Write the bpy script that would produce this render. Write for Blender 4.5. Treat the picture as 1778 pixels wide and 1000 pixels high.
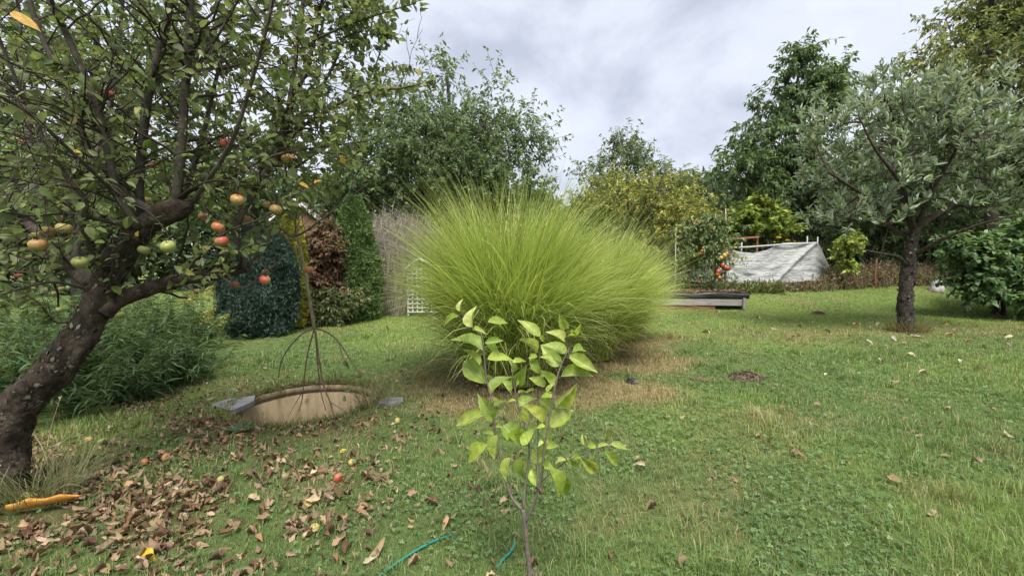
import bpy, math
import numpy as np
from mathutils import Matrix, Vector

for o in list(bpy.data.objects):
    bpy.data.objects.remove(o)
SC = bpy.context.scene
COL = SC.collection
RS = np.random.RandomState(11)

# ------------------------------------------------------------------ camera, sky, sun, exposure
F_PX = 746.0                       # focal length in pixels of the 1778 px wide photograph
CAM_H = 1.5
PITCH = math.atan(45.0 / F_PX)     # the lens looks slightly down
cam_data = bpy.data.cameras.new('camera')
cam_data.sensor_width = 36.0
cam_data.lens = F_PX / 1778.0 * 36.0
cam_data.clip_start = 0.05
cam_data.clip_end = 600.0
cam = bpy.data.objects.new('camera', cam_data)
COL.objects.link(cam)
cam.location = (0, 0, CAM_H)
cam.rotation_euler = (math.pi / 2 - PITCH, 0, 0)
SC.camera = cam

SUN_EL, SUN_AZ = math.radians(60), math.radians(172)   # azimuth clockwise from +Y (the viewing direction)
world = bpy.data.worlds.new('World')
SC.world = world
world.use_nodes = True
wn, wl = world.node_tree.nodes, world.node_tree.links
wn.clear()
w_out = wn.new('ShaderNodeOutputWorld')
w_bg = wn.new('ShaderNodeBackground')
w_bg.inputs['Strength'].default_value = 0.05
sky = wn.new('ShaderNodeTexSky')
sky.sky_type = 'NISHITA'
sky.sun_disc = False
sky.sun_elevation = SUN_EL
sky.sun_rotation = SUN_AZ
sky.dust_density = 2.0
tc = wn.new('ShaderNodeTexCoord')


def wnode(t, **kw):
    n = wn.new(t)
    for k, v in kw.items():
        setattr(n, k, v)
    return n


mp = wnode('ShaderNodeMapping')
mp.inputs['Scale'].default_value = (1.0, 1.0, 1.5)
mp.inputs['Location'].default_value = (0.37, 0.1, 0.20)
wl.new(tc.outputs['Generated'], mp.inputs['Vector'])
n1 = wnode('ShaderNodeTexNoise')
n1.inputs['Scale'].default_value = 3.4
n1.inputs['Detail'].default_value = 7.0
n1.inputs['Roughness'].default_value = 0.52
n1.inputs['Distortion'].default_value = 0.25
wl.new(mp.outputs['Vector'], n1.inputs['Vector'])
r1 = wnode('ShaderNodeValToRGB')
r1.color_ramp.elements[0].position = 0.34
r1.color_ramp.elements[0].color = (2.75, 2.95, 3.55, 1)
r1.color_ramp.elements[1].position = 0.60
r1.color_ramp.elements[1].color = (4.25, 4.45, 4.9, 1)
e = r1.color_ramp.elements.new(0.475)
e.color = (3.8, 4.02, 4.58, 1)
wl.new(n1.outputs['Fac'], r1.inputs['Fac'])
mx = wnode('ShaderNodeMix', data_type='RGBA')
mx.inputs['Factor'].default_value = 0.93            # thin cloud nearly everywhere
wl.new(sky.outputs['Color'], mx.inputs['A'])
wl.new(r1.outputs['Color'], mx.inputs['B'])
wl.new(mx.outputs['Result'], w_bg.inputs['Color'])
wl.new(w_bg.outputs['Background'], w_out.inputs['Surface'])

sun_data = bpy.data.lights.new('sun', 'SUN')
sun_data.energy = 1.5
sun_data.angle = math.radians(28)
sun_data.color = (1.0, 0.95, 0.86)
sun = bpy.data.objects.new('sun', sun_data)
COL.objects.link(sun)
sun.location = (0, -5, 30)
sd = Vector((math.sin(SUN_AZ) * math.cos(SUN_EL), math.cos(SUN_AZ) * math.cos(SUN_EL), math.sin(SUN_EL)))
sun.rotation_euler = (-sd).to_track_quat('-Z', 'Y').to_euler()

SC.view_settings.view_transform = 'Standard'
SC.view_settings.look = 'None'
SC.view_settings.exposure = 2.15
SC.view_settings.gamma = 1.0
SC.view_settings.use_curve_mapping = False
SC.render.engine = 'CYCLES'
SC.cycles.max_bounces = 6
SC.cycles.transparent_max_bounces = 12

# ------------------------------------------------------------------ small maths


def P(px, py, d):
    """Point of the garden that lies d metres ahead where the survey photo has pixel (px, py)."""
    u, v = (px - 889.0) / F_PX, (500.0 - py) / F_PX
    y = math.cos(PITCH) + v * math.sin(PITCH)
    z = -math.sin(PITCH) + v * math.cos(PITCH)
    return np.array([u / y * d, d, CAM_H + z / y * d])


def proj(p):
    p = np.asarray(p, float)
    y, z = p[..., 1], p[..., 2] - CAM_H
    f = y * math.cos(PITCH) - z * math.sin(PITCH)
    v = y * math.sin(PITCH) + z * math.cos(PITCH)
    f = np.where(f < 0.05, 0.05, f)
    return 889 + F_PX * p[..., 0] / f, 500 - F_PX * v / f, f


def unit(a):
    a = np.asarray(a, float)
    return a / np.maximum(np.linalg.norm(a, axis=-1, keepdims=True), 1e-9)


def sstep(a, b, x):
    t = np.clip((np.asarray(x, float) - a) / (b - a), 0, 1)
    return t * t * (3 - 2 * t)


_LAT = np.random.RandomState(5).rand(8, 128, 128)


def vnoise(x, y, s=0):
    x, y = np.asarray(x, float), np.asarray(y, float)
    xi, yi = np.floor(x).astype(int), np.floor(y).astype(int)
    fx, fy = x - xi, y - yi
    fx, fy = fx * fx * (3 - 2 * fx), fy * fy * (3 - 2 * fy)
    g = _LAT[s % 8]
    a, b = g[xi % 128, yi % 128], g[(xi + 1) % 128, yi % 128]
    c, d = g[xi % 128, (yi + 1) % 128], g[(xi + 1) % 128, (yi + 1) % 128]
    return (a * (1 - fx) + b * fx) * (1 - fy) + (c * (1 - fx) + d * fx) * fy


def fnoise(x, y, s=0, oct=4):
    t, a, n = 0, 0.5, 0
    for k in range(oct):
        t = t + a * vnoise(x * 2 ** k + 17.3 * k, y * 2 ** k + 5.1 * k, s + k)
        n += a
        a *= 0.55
    return t / n


def ground_h(x, y):
    x, y = np.asarray(x, float), np.asarray(y, float)
    h = 0.80 * sstep(12.2, 17.0, y) * sstep(-1.5, 2.5, x) + .20 * sstep(10.5, 14, x) * sstep(10.5, 13, y) + 0.03 * np.maximum(y - 20, 0) * 0.5
    h = h + (fnoise(x * 0.6 + 40, y * 0.6 + 40, 1, 3) - 0.5) * 0.07 * sstep(30, 8, y)
    h = h + (vnoise(x * 3 + 9, y * 3 + 9, 2) - 0.5) * 0.018 * sstep(20, 6, y)
    return h


def gp(px, py):
    """Ground point seen at that pixel of the survey photo."""
    q = P(px, py, 1.0)
    ds = np.arange(1.0, 60, .01)
    pts = np.stack([q[0] * ds, ds, CAM_H + (q[2] - CAM_H) * ds], 1)
    d = float(ds[np.argmax(pts[:, 2] <= ground_h(pts[:, 0], pts[:, 1]))])
    p = P(px, py, d)
    p[2] = float(ground_h(p[0], p[1]))
    return p


# ------------------------------------------------------------------ mesh building


class Geo:
    def __init__(self):
        self.v, self.t, self.q, self.c, self.n = [], [], [], [], 0

    def add(self, v, t=None, q=None, c=None):
        v = np.asarray(v, float).reshape(-1, 3)
        if t is not None and len(t):
            self.t.append(np.asarray(t, np.int64).reshape(-1, 3) + self.n)
        if q is not None and len(q):
            self.q.append(np.asarray(q, np.int64).reshape(-1, 4) + self.n)
        if c is None:
            c = np.full((len(v), 3), 0.5)
        c = np.asarray(c, float)
        if c.ndim == 1:
            c = np.tile(c, (len(v), 1))
        self.v.append(v)
        self.c.append(c)
        self.n += len(v)
        return self

    def mesh(self, name, mat, smooth=True):
        v = np.concatenate(self.v) if self.v else np.zeros((0, 3))
        c = np.concatenate(self.c) if self.c else np.zeros((0, 3))
        t = np.concatenate(self.t) if self.t else np.zeros((0, 3), np.int64)
        q = np.concatenate(self.q) if self.q else np.zeros((0, 4), np.int64)
        m = bpy.data.meshes.new(name)
        nl = len(t) * 3 + len(q) * 4
        m.vertices.add(len(v))
        m.vertices.foreach_set('co', v.astype(np.float32).ravel())
        m.loops.add(nl)
        m.loops.foreach_set('vertex_index', np.concatenate([t.ravel(), q.ravel()]).astype(np.int32))
        m.polygons.add(len(t) + len(q))
        ls = np.concatenate([np.arange(len(t)) * 3, len(t) * 3 + np.arange(len(q)) * 4]).astype(np.int32)
        m.polygons.foreach_set('loop_start', ls)
        m.polygons.foreach_set('use_smooth', np.full(len(ls), smooth))
        a = m.attributes.new('col', 'FLOAT_COLOR', 'POINT')
        a.data.foreach_set('color', np.concatenate([c, np.ones((len(c), 1))], 1).astype(np.float32).ravel())
        m.update()
        m.validate()
        if mat is not None:
            m.materials.append(mat)
        return m

    def build(self, name, mat, parent=None, kind=None, label=None, smooth=True, loc=None):
        """Links ONE mesh object; its vertices are given in world space, and the parent's place is taken off."""
        off = np.array(parent.matrix_world.translation if parent is not None else (loc if loc is not None else (0, 0, 0)))
        if parent is not None:
            off = np.array(ROOTLOC.get(parent.name, (0, 0, 0)))
        for i in range(len(self.v)):
            self.v[i] = self.v[i] - off
        o = bpy.data.objects.new(name, self.mesh(name, mat, smooth))
        COL.objects.link(o)
        if parent is not None:
            o.parent = parent
            ROOTLOC[o.name] = off
        elif loc is not None:
            o.location = loc
            ROOTLOC[o.name] = np.array(loc, float)
        if kind:
            o['kind'] = kind
        if label:
            o['label'] = label
        return o


ROOTLOC = {}


def tag(o, label, cat, group=None):
    o['label'] = label
    o['category'] = cat
    if group:
        o['group'] = group
    return o


def thing(name, label, cat, loc, group=None):
    o = bpy.data.objects.new(name, None)
    o.empty_display_size = 0.1
    COL.objects.link(o)
    o.location = tuple(float(a) for a in loc)
    ROOTLOC[o.name] = np.array(loc, float)
    return tag(o, label, cat, group)


def smooth_path(pts, n):
    pts = np.asarray(pts, float)
    k = len(pts)
    if k < 3:
        s = np.linspace(0, 1, n)[:, None]
        return pts[0] * (1 - s) + pts[-1] * s
    ext = np.concatenate([[2 * pts[0] - pts[1]], pts, [2 * pts[-1] - pts[-2]]])
    u = np.linspace(0, k - 1 - 1e-6, n)
    i = np.floor(u).astype(int)
    f = (u - i)[:, None]
    p0, p1, p2, p3 = ext[i], ext[i + 1], ext[i + 2], ext[i + 3]
    return 0.5 * (2 * p1 + (p2 - p0) * f + (2 * p0 - 5 * p1 + 4 * p2 - p3) * f ** 2 + (3 * p1 - p0 - 3 * p2 + p3) * f ** 3)


def tube(geo, path, radii, sides=8, c=(.2, .16, .12), rough=0.0, cap=True, seed=0):
    path = np.asarray(path, float)
    k = len(path)
    radii = np.interp(np.linspace(0, 1, k), np.linspace(0, 1, len(np.atleast_1d(radii))), np.atleast_1d(radii))
    tan = unit(np.gradient(path, axis=0))
    ref = np.array([0.0, 0, 1]) if abs(tan[0][2]) < 0.9 else np.array([1.0, 0, 0])
    u = unit(np.cross(tan[0], ref))
    U = []
    for i in range(k):
        u = unit(u - tan[i] * np.dot(u, tan[i]))
        U.append(u)
    U = np.array(U)
    V = np.cross(tan, U)
    ang = np.arange(sides) / sides * 2 * np.pi
    rr = radii[:, None] * np.ones((1, sides))
    if rough:
        r_ = np.random.RandomState(seed + 3)
        ph = r_.rand(6) * 9
        zz = np.cumsum(np.r_[0, np.linalg.norm(np.diff(path, axis=0), axis=1)])[:, None]
        fb = fnoise((ang / 2 / np.pi * 5)[None, :] * np.ones((k, 1)), zz * 9 + seed, seed % 4, 4)
        rr = rr * (1 + rough * (2.2 * (fb - .5) * np.sin(np.clip(ang, 0, 2 * np.pi) / 2)[None] ** .3 + 0.5 * np.sin(ang * 2 + ph[0] + zz * 7) + 0.45 * np.sin(ang * 3 + ph[1] - zz * 13) + 0.35 * np.sin(5 * ang + ph[2] + zz * 23)
                                + 0.5 * (r_.rand(k, sides) - 0.5)))
    vs = path[:, None, :] + rr[:, :, None] * (np.cos(ang)[None, :, None] * U[:, None, :] + np.sin(ang)[None, :, None] * V[:, None, :])
    vs = vs.reshape(-1, 3)
    i, j = np.meshgrid(np.arange(k - 1), np.arange(sides), indexing='ij')
    a, b = (i * sides + j).ravel(), (i * sides + (j + 1) % sides).ravel()
    q = np.stack([a, b, b + sides, a + sides], 1)
    t = []
    if cap:
        vs = np.concatenate([vs, [path[0], path[-1]]])
        for j in range(sides):
            t.append([(j + 1) % sides, j, k * sides])
            t.append([(k - 1) * sides + j, (k - 1) * sides + (j + 1) % sides, k * sides + 1])
    geo.add(vs, t, q, c)


def tubes(geo, paths, radii, sides=4, c=(.2, .16, .12)):
    """Many thin tubes at once: paths m x k x 3, radii m x k."""
    paths = np.asarray(paths, float)
    m, k, _ = paths.shape
    if m == 0:
        return
    tan = unit(np.gradient(paths, axis=1))
    mean = unit(paths[:, -1] - paths[:, 0])
    ref = np.where(np.abs(mean[:, 2:3]) < 0.8, np.array([[0, 0, 1.0]]), np.array([[1.0, 0, 0]]))
    U = unit(np.cross(tan, ref[:, None, :]))
    V = np.cross(tan, U)
    ang = np.arange(sides) / sides * 2 * np.pi
    vs = paths[:, :, None, :] + radii[:, :, None, None] * (np.cos(ang)[None, None, :, None] * U[:, :, None, :] + np.sin(ang)[None, None, :, None] * V[:, :, None, :])
    M, I, J = np.meshgrid(np.arange(m), np.arange(k - 1), np.arange(sides), indexing='ij')
    base = M * k * sides
    a, b = (base + I * sides + J).ravel(), (base + I * sides + (J + 1) % sides).ravel()
    geo.add(vs.reshape(-1, 3), None, np.stack([a, b, b + sides, a + sides], 1), c)


# leaf outlines: (along, across, up) with across in -0.5..0.5
def leaf_template(kind='mid', fold=0.18, curl=0.25, wave=0.0, seed=0):
    r = np.random.RandomState(seed)
    if kind == 'low':
        a = np.array([0, .42, 1, .42])
        s = np.array([0, .5, 0, -.5])
        t, q = [[0, 1, 2], [0, 2, 3]], []
    else:
        if kind == 'mid':
            st = [(.28, .47), (.66, .40)]
        elif kind == 'narrow':
            st = [(.3, .5), (.6, .42)]
        else:
            st = [(.10, .26), (.26, .46), (.45, .5), (.63, .43), (.79, .29), (.91, .13)]
        a, s = [0], [0]
        for (x, w) in st:
            a += [x - .02, x, x - .02]
            j = 1 + wave * r.uniform(-.25, .25)
            s += [w * j, 0, -w * j]
        a.append(1)
        s.append(0)
        a, s = np.array(a, float), np.array(s, float)
        n = len(st)
        t = [[0, 1, 2], [0, 2, 3]]
        q = []
        for i in range(n - 1):
            b = 1 + 3 * i
            q += [[b, b + 3, b + 4, b + 1], [b + 1, b + 4, b + 5, b + 2]]
        b = 1 + 3 * (n - 1)
        t += [[b, b + 3, b + 1], [b + 1, b + 3, b + 2]]
    up = fold * np.abs(s) - curl * a ** 2
    if wave:
        up = up + wave * r.uniform(-.1, .1, len(a)) * (np.abs(s) > 0) + wave * .06 * np.sin(a * 9 + r.rand() * 6) * np.sign(s)
    return np.stack([a, s, up], 1), np.array(t)[:, ::-1], np.array(q, int).reshape(-1, 4)[:, ::-1]


TPL = {k: leaf_template(k) for k in ('low', 'mid', 'narrow', 'high')}


def leaf_frames(D, N):
    D = unit(D)
    S = unit(np.cross(N, D))
    return D, S, np.cross(D, S)


def leaves(geo, Pp, D, N, L, W, C, lod='mid', tpl=None):
    n = len(Pp)
    if n == 0:
        return
    T, t, q = tpl if tpl is not None else TPL[lod]
    D, S, N = leaf_frames(D, N)
    L, W = np.broadcast_to(L, (n,)), np.broadcast_to(W, (n,))
    vs = Pp[:, None, :] + D[:, None, :] * (T[None, :, 0:1] * L[:, None, None]) + S[:, None, :] * (T[None, :, 1:2] * W[:, None, None]) \
        + N[:, None, :] * (T[None, :, 2:3] * L[:, None, None])
    k = len(T)
    off = (np.arange(n) * k)[:, None, None]
    tt = (t[None] + off).reshape(-1, 3) if len(t) else None
    qq = (q[None] + off).reshape(-1, 4) if len(q) else None
    geo.add(vs.reshape(-1, 3), tt, qq, np.repeat(C, k, 0))


def palette(n, cols, weights=None, jit=0.16, rs=None):
    rs = rs or RS
    cols = np.asarray(cols, float)
    w = np.asarray(weights if weights is not None else np.ones(len(cols)), float)
    c = cols[rs.choice(len(cols), n, p=w / w.sum())]
    return np.clip(c * (1 + jit * rs.randn(n, 1)) * (1 + 0.05 * rs.randn(n, 3)), 0.005, 0.9)


def rdir(n, rs=None):
    return unit((rs or RS).randn(n, 3))


def sprays(start, dirs, lens, per, sag=0.15, K=5, wig=0.06, leaf_len=.08, asp=.5, up=0.6, spread=0.9, hang=0.15, rs=None, s0=0.12, jitL=.22):
    """Twigs and the leaves along them. Returns twig paths and leaf arrays (P, D, N, L, W, twig index)."""
    rs = rs or RS
    m = len(start)
    s = np.linspace(0, 1, K)
    lens = np.broadcast_to(lens, (m,))
    paths = start[:, None, :] + dirs[:, None, :] * (s[None, :, None] * lens[:, None, None])
    paths[:, :, 2] -= sag * lens[:, None] * s[None, :] ** 2
    wv = rs.randn(m, K, 3) * wig * lens[:, None, None]
    wv[:, 0] = 0
    paths = paths + np.cumsum(wv, 1) * 0.5
    idx = np.repeat(np.arange(m), per)
    n = len(idx)
    ls = s0 + (1 - s0) * rs.rand(n)
    f = ls * (K - 1)
    i0 = np.minimum(np.floor(f).astype(int), K - 2)
    fr = (f - i0)[:, None]
    a, b = paths[idx, i0], paths[idx, i0 + 1]
    pos = a * (1 - fr) + b * fr
    tan = unit(b - a)
    side = rdir(n, rs)
    side = unit(side - tan * np.sum(side * tan, 1, keepdims=True))
    D = unit(tan * (0.35 + 0.7 * ls[:, None] * rs.rand(n, 1)) + side * spread + np.array([0, 0, -hang]))
    N = unit(rdir(n, rs) * (1 - up) + np.array([0, 0, 1.0]) * up)
    L = leaf_len * np.clip(1 + jitL * rs.randn(n), .45, 1.6)
    return paths, (pos, D, N, L, L * asp * np.clip(1 + .12 * rs.randn(n), .6, 1.4), idx)


# ------------------------------------------------------------------ materials


def new_mat(name):
    m = bpy.data.materials.new(name)
    m.use_nodes = True
    nt = m.node_tree
    nt.nodes.clear()
    out = nt.nodes.new('ShaderNodeOutputMaterial')
    return m, nt.nodes, nt.links, out


def leaf_mat(name, trans=0.35, rough=0.5, spec=0.35, under=(1.0, 1.0, 1.0), under_mix=0.0, blotch=0.0, veins=0.0):
    m, n, l, out = new_mat(name)
    at = n.new('ShaderNodeAttribute')
    at.attribute_name = 'col'
    src = at.outputs['Color']
    if blotch:
        no = n.new('ShaderNodeTexNoise')
        no.inputs['Scale'].default_value = blotch
        no.inputs['Detail'].default_value = 4
        tcn = n.new('ShaderNodeTexCoord')
        l.new(tcn.outputs['Object'], no.inputs['Vector'])
        mr = n.new('ShaderNodeMapRange')
        mr.inputs['From Min'].default_value = .3
        mr.inputs['From Max'].default_value = .7
        mr.inputs['To Min'].default_value = .7
        mr.inputs['To Max'].default_value = 1.25
        l.new(no.outputs['Fac'], mr.inputs['Value'])
        mu = n.new('ShaderNodeMix')
        mu.data_type = 'RGBA'
        mu.blend_type = 'MULTIPLY'
        mu.inputs['Factor'].default_value = 1
        l.new(src, mu.inputs['A'])
        l.new(mr.outputs['Result'], mu.inputs['B'])
        src = mu.outputs['Result']
    nrm = None
    if veins:                                # midrib and side veins in the leaf's own coordinates
        tv = n.new('ShaderNodeTexCoord')
        sx_ = n.new('ShaderNodeSeparateXYZ')
        l.new(tv.outputs['Object'], sx_.inputs[0])

        def mth(op, a, b=None):
            q = n.new('ShaderNodeMath')
            q.operation = op
            for i, v_ in enumerate((a, b)):
                if v_ is None:
                    continue
                if isinstance(v_, (int, float)):
                    q.inputs[i].default_value = v_
                else:
                    l.new(v_, q.inputs[i])
            return q.outputs[0]

        ay = mth('ABSOLUTE', sx_.outputs['Y'])
        ph = mth('FRACT', mth('SUBTRACT', mth('MULTIPLY', sx_.outputs['X'], 9.0), mth('MULTIPLY', ay, 6.5)))
        side_ = mth('LESS_THAN', mth('ABSOLUTE', mth('SUBTRACT', ph, .5)), .09)
        rib = mth('LESS_THAN', ay, .028)
        vm = mth('MAXIMUM', mth('MULTIPLY', side_, .55), rib)
        mu = n.new('ShaderNodeMix')
        mu.data_type = 'RGBA'
        l.new(mth('MULTIPLY', vm, veins), mu.inputs['Factor'])
        l.new(src, mu.inputs['A'])
        mu.inputs['B'].default_value = (.55, .60, .26, 1)
        src = mu.outputs['Result']
        bv = n.new('ShaderNodeBump')
        bv.inputs['Strength'].default_value = .5
        bv.inputs['Distance'].default_value = .004
        bv.invert = True
        l.new(vm, bv.inputs['Height'])
        nrm = bv.outputs['Normal']
    if under_mix:
        ge = n.new('ShaderNodeNewGeometry')
        mm = n.new('ShaderNodeMath')
        mm.operation = 'MULTIPLY'
        mm.inputs[1].default_value = under_mix
        l.new(ge.outputs['Backfacing'], mm.inputs[0])
        mu = n.new('ShaderNodeMix')
        mu.data_type = 'RGBA'
        l.new(mm.outputs[0], mu.inputs['Factor'])
        l.new(src, mu.inputs['A'])
        mu.inputs['B'].default_value = (*under, 1)
        src = mu.outputs['Result']
    pb = n.new('ShaderNodeBsdfPrincipled')
    pb.inputs['Roughness'].default_value = rough
    pb.inputs['Specular IOR Level'].default_value = spec
    l.new(src, pb.inputs['Base Color'])
    if nrm is not None:
        l.new(nrm, pb.inputs['Normal'])
    if trans:
        tr = n.new('ShaderNodeBsdfTranslucent')
        hs = n.new('ShaderNodeMix')
        hs.data_type = 'RGBA'
        hs.blend_type = 'MULTIPLY'
        hs.inputs['Factor'].default_value = 1
        hs.inputs['B'].default_value = (1.25, 1.35, .7, 1)
        l.new(src, hs.inputs['A'])
        l.new(hs.outputs['Result'], tr.inputs['Color'])
        ms = n.new('ShaderNodeMixShader')
        ms.inputs[0].default_value = trans
        l.new(pb.outputs[0], ms.inputs[1])
        l.new(tr.outputs[0], ms.inputs[2])
        l.new(ms.outputs[0], out.inputs['Surface'])
    else:
        l.new(pb.outputs[0], out.inputs['Surface'])
    return m


def rough_mat(name, cols, scale=8.0, rough=.85, bump=.3, bump_scale=None, stretch=(1, 1, 1), spots=None, spot_scale=14, spot_lo=.62, use_col=False, spec=.25, metallic=0):
    """Noise-mixed colours, a relief, and optional spots (lichen, rust, dirt)."""
    m, n, l, out = new_mat(name)
    tcn = n.new('ShaderNodeTexCoord')
    mpn = n.new('ShaderNodeMapping')
    mpn.inputs['Scale'].default_value = stretch
    l.new(tcn.outputs['Object'], mpn.inputs['Vector'])
    no = n.new('ShaderNodeTexNoise')
    no.inputs['Scale'].default_value = scale
    no.inputs['Detail'].default_value = 8
    no.inputs['Roughness'].default_value = .65
    l.new(mpn.outputs['Vector'], no.inputs['Vector'])
    ra = n.new('ShaderNodeValToRGB')
    els = ra.color_ramp.elements
    els[0].position, els[1].position = .3, .7
    els[0].color, els[1].color = (*cols[0], 1), (*cols[-1], 1)
    for i, c in enumerate(cols[1:-1]):
        els.new(.3 + .4 * (i + 1) / (len(cols) - 1)).color = (*c, 1)
    l.new(no.outputs['Fac'], ra.inputs['Fac'])
    src = ra.outputs['Color']
    if use_col:
        at = n.new('ShaderNodeAttribute')
        at.attribute_name = 'col'
        mu = n.new('ShaderNodeMix')
        mu.data_type = 'RGBA'
        mu.blend_type = 'MULTIPLY'
        mu.inputs['Factor'].default_value = 1
        l.new(src, mu.inputs['A'])
        l.new(at.outputs['Color'], mu.inputs['B'])
        src = mu.outputs['Result']
    if spots is not None:
        n2 = n.new('ShaderNodeTexNoise')
        n2.inputs['Scale'].default_value = spot_scale
        n2.inputs['Detail'].default_value = 5
        n2.inputs['Roughness'].default_value = .7
        l.new(tcn.outputs['Object'], n2.inputs['Vector'])
        mr = n.new('ShaderNodeMapRange')
        mr.inputs['From Min'].default_value = spot_lo
        mr.inputs['From Max'].default_value = spot_lo + .08
        l.new(n2.outputs['Fac'], mr.inputs['Value'])
        mu = n.new('ShaderNodeMix')
        mu.data_type = 'RGBA'
        l.new(mr.outputs['Result'], mu.inputs['Factor'])
        l.new(src, mu.inputs['A'])
        mu.inputs['B'].default_value = (*spots, 1)
        src = mu.outputs['Result']
    pb = n.new('ShaderNodeBsdfPrincipled')
    pb.inputs['Roughness'].default_value = rough
    pb.inputs['Specular IOR Level'].default_value = spec
    pb.inputs['Metallic'].default_value = metallic
    l.new(src, pb.inputs['Base Color'])
    if bump:
        nb = n.new('ShaderNodeTexNoise')
        nb.inputs['Scale'].default_value = bump_scale or scale * 3
        nb.inputs['Detail'].default_value = 6
        nb.inputs['Roughness'].default_value = .7
        l.new(mpn.outputs['Vector'], nb.inputs['Vector'])
        bu = n.new('ShaderNodeBump')
        bu.inputs['Strength'].default_value = bump
        bu.inputs['Distance'].default_value = .02
        l.new(nb.outputs['Fac'], bu.inputs['Height'])
        l.new(bu.outputs['Normal'], pb.inputs['Normal'])
    l.new(pb.outputs[0], out.inputs['Surface'])
    return m


M_APPLE_LEAF = leaf_mat('apple_leaf', .46, .5, .3, (.17, .19, .13), .6)
M_SILVER_LEAF = leaf_mat('silvery_apple_leaf', .25, .5, .35, (.40, .44, .36), .85)
M_TREE_LEAF = leaf_mat('tree_leaf', .4, .5, .3, (.16, .19, .12), .5)
M_GRASS = leaf_mat('grass_blade', .35, .55, .25)
M_SAPLING = leaf_mat('sapling_leaf', .4, .42, .35, (.36, .42, .18), .5, blotch=5, veins=.5)
M_CONIFER = leaf_mat('conifer_scale', .12, .6, .2)
M_DEADLEAF = leaf_mat('dead_leaf', .12, .7, .2, (.27, .19, .125), .6, blotch=4)
M_LITTER = leaf_mat('leaf_litter', .1, .7, .2, (.26, .185, .125), .5)
M_BARK = rough_mat('apple_bark', [(.012, .009, .008), (.035, .026, .02), (.065, .05, .038), (.11, .09, .07)], 16, .92, 1.0, 38, (1, 1, .7), spots=(.17, .18, .14), spot_scale=34, spot_lo=.60)
M_SHOOT = rough_mat('shoot_bark', [(.035, .029, .023), (.075, .063, .05), (.12, .105, .082)], 14, .8, .3, 40, spots=(.28, .28, .2), spot_scale=30, spot_lo=.62)
M_TWIG = rough_mat('twig_bark', [(.025, .018, .014), (.06, .047, .036)], 20, .8, .2)
M_GREYBARK = rough_mat('grey_bark', [(.018, .015, .013), (.055, .045, .038), (.10, .085, .072)], 14, .9, 1.0, 30, (1, 1, 1.8), spots=(.24, .20, .17), spot_scale=16, spot_lo=.62)
M_SAPBARK = rough_mat('sapling_bark', [(.09, .07, .06), (.19, .16, .14)], 40, .6, .2, 90, spots=(.3, .28, .25), spot_scale=120, spot_lo=.66)

# ------------------------------------------------------------------ ground
RING_C, RING_R = np.array([-2.24, 4.62]), 0.715
CLUMPS = [(-0.02, 5.35, .42), (1.20, 6.7, .40), (2.05, 8.3, .36)]


def dry_field(x, y):
    """1 where the turf is dead straw, 0 where it is green."""
    x, y = np.asarray(x, float), np.asarray(y, float)
    d = np.full(x.shape, 9.0)
    for (cx, cy, r) in CLUMPS:
        d = np.minimum(d, np.hypot((x - cx) * .85, y - cy) / (1.02 + r))
    d = np.minimum(d, np.hypot((x - .95) / 1.15, (y - 4.95) / .8))
    w = 0.45 * (fnoise(x * 1.6, y * 1.6, 3) - .5) * 2
    a = 1 - sstep(.5, 1.08, d + w)
    b = .42 * sstep(.64, .8, fnoise(x * .75 + 3, y * .75 + 8, 5)) + .3 * sstep(.5, .72, fnoise(x * 2.2, y * 2.2, 6))
    path = .35 * np.exp(-((y - 8.3 - .1 * x) / .7) ** 2) * sstep(2, 5, x)
    return np.clip(np.maximum(a, b * .75) + path, 0, 1)


def litter_field(x, y):
    """How thickly fallen leaves lie."""
    a = np.exp(-(((x + 2.65) / 1.5) ** 2 + ((y - 3.1) / 1.6) ** 2))
    a = a + .55 * np.exp(-(((x + 3.2) / .8) ** 2 + ((y - 4.3) / .9) ** 2))
    return a * (.35 + 1.3 * sstep(.35, .65, fnoise(x * 2.0, y * 2.0, 2)))


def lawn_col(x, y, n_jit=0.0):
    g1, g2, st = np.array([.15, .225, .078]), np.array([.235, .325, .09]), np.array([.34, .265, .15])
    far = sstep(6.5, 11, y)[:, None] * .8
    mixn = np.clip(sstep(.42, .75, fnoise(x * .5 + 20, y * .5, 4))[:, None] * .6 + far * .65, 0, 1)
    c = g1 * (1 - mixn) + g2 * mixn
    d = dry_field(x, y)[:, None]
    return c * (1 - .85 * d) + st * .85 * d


xs = np.unique(np.concatenate([np.arange(-6, 6.01, .1), np.arange(-14, 14.1, .5), np.array([-150, -90, -60, -40, -30, -22, -18, 18, 22, 30, 40, 60, 90, 150])]).round(4))
ys = np.unique(np.concatenate([np.arange(1, 9.01, .1), np.arange(9, 20, .4), np.arange(-4, 1, .5), np.array([-60, -30, -15, -8, 22, 25, 30, 40, 60, 90, 150, 250])]).round(4))
X, Y = np.meshgrid(xs, ys)
gx, gy = X.ravel().copy(), Y.ravel().copy()
nx = len(xs)
jj, ii = np.meshgrid(np.arange(len(ys) - 1), np.arange(nx - 1), indexing='ij')
a = (jj * nx + ii).ravel()
gq = np.stack([a, a + 1, a + 1 + nx, a + nx], 1)
RM = RING_R + .045
fc = np.stack([gx[gq].mean(1), gy[gq].mean(1)], 1)
gq = gq[np.hypot(fc[:, 0] - RING_C[0], fc[:, 1] - RING_C[1]) > RM]
rr = np.hypot(gx - RING_C[0], gy - RING_C[1])
ins = (rr < RM) & (rr > 1e-6)
gx[ins] = RING_C[0] + (gx[ins] - RING_C[0]) / rr[ins] * RM
gy[ins] = RING_C[1] + (gy[ins] - RING_C[1]) / rr[ins] * RM
used = np.unique(gq)
remap = np.zeros(len(gx), int)
remap[used] = np.arange(len(used))
gx, gy, gq = gx[used], gy[used], remap[gq]
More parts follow.
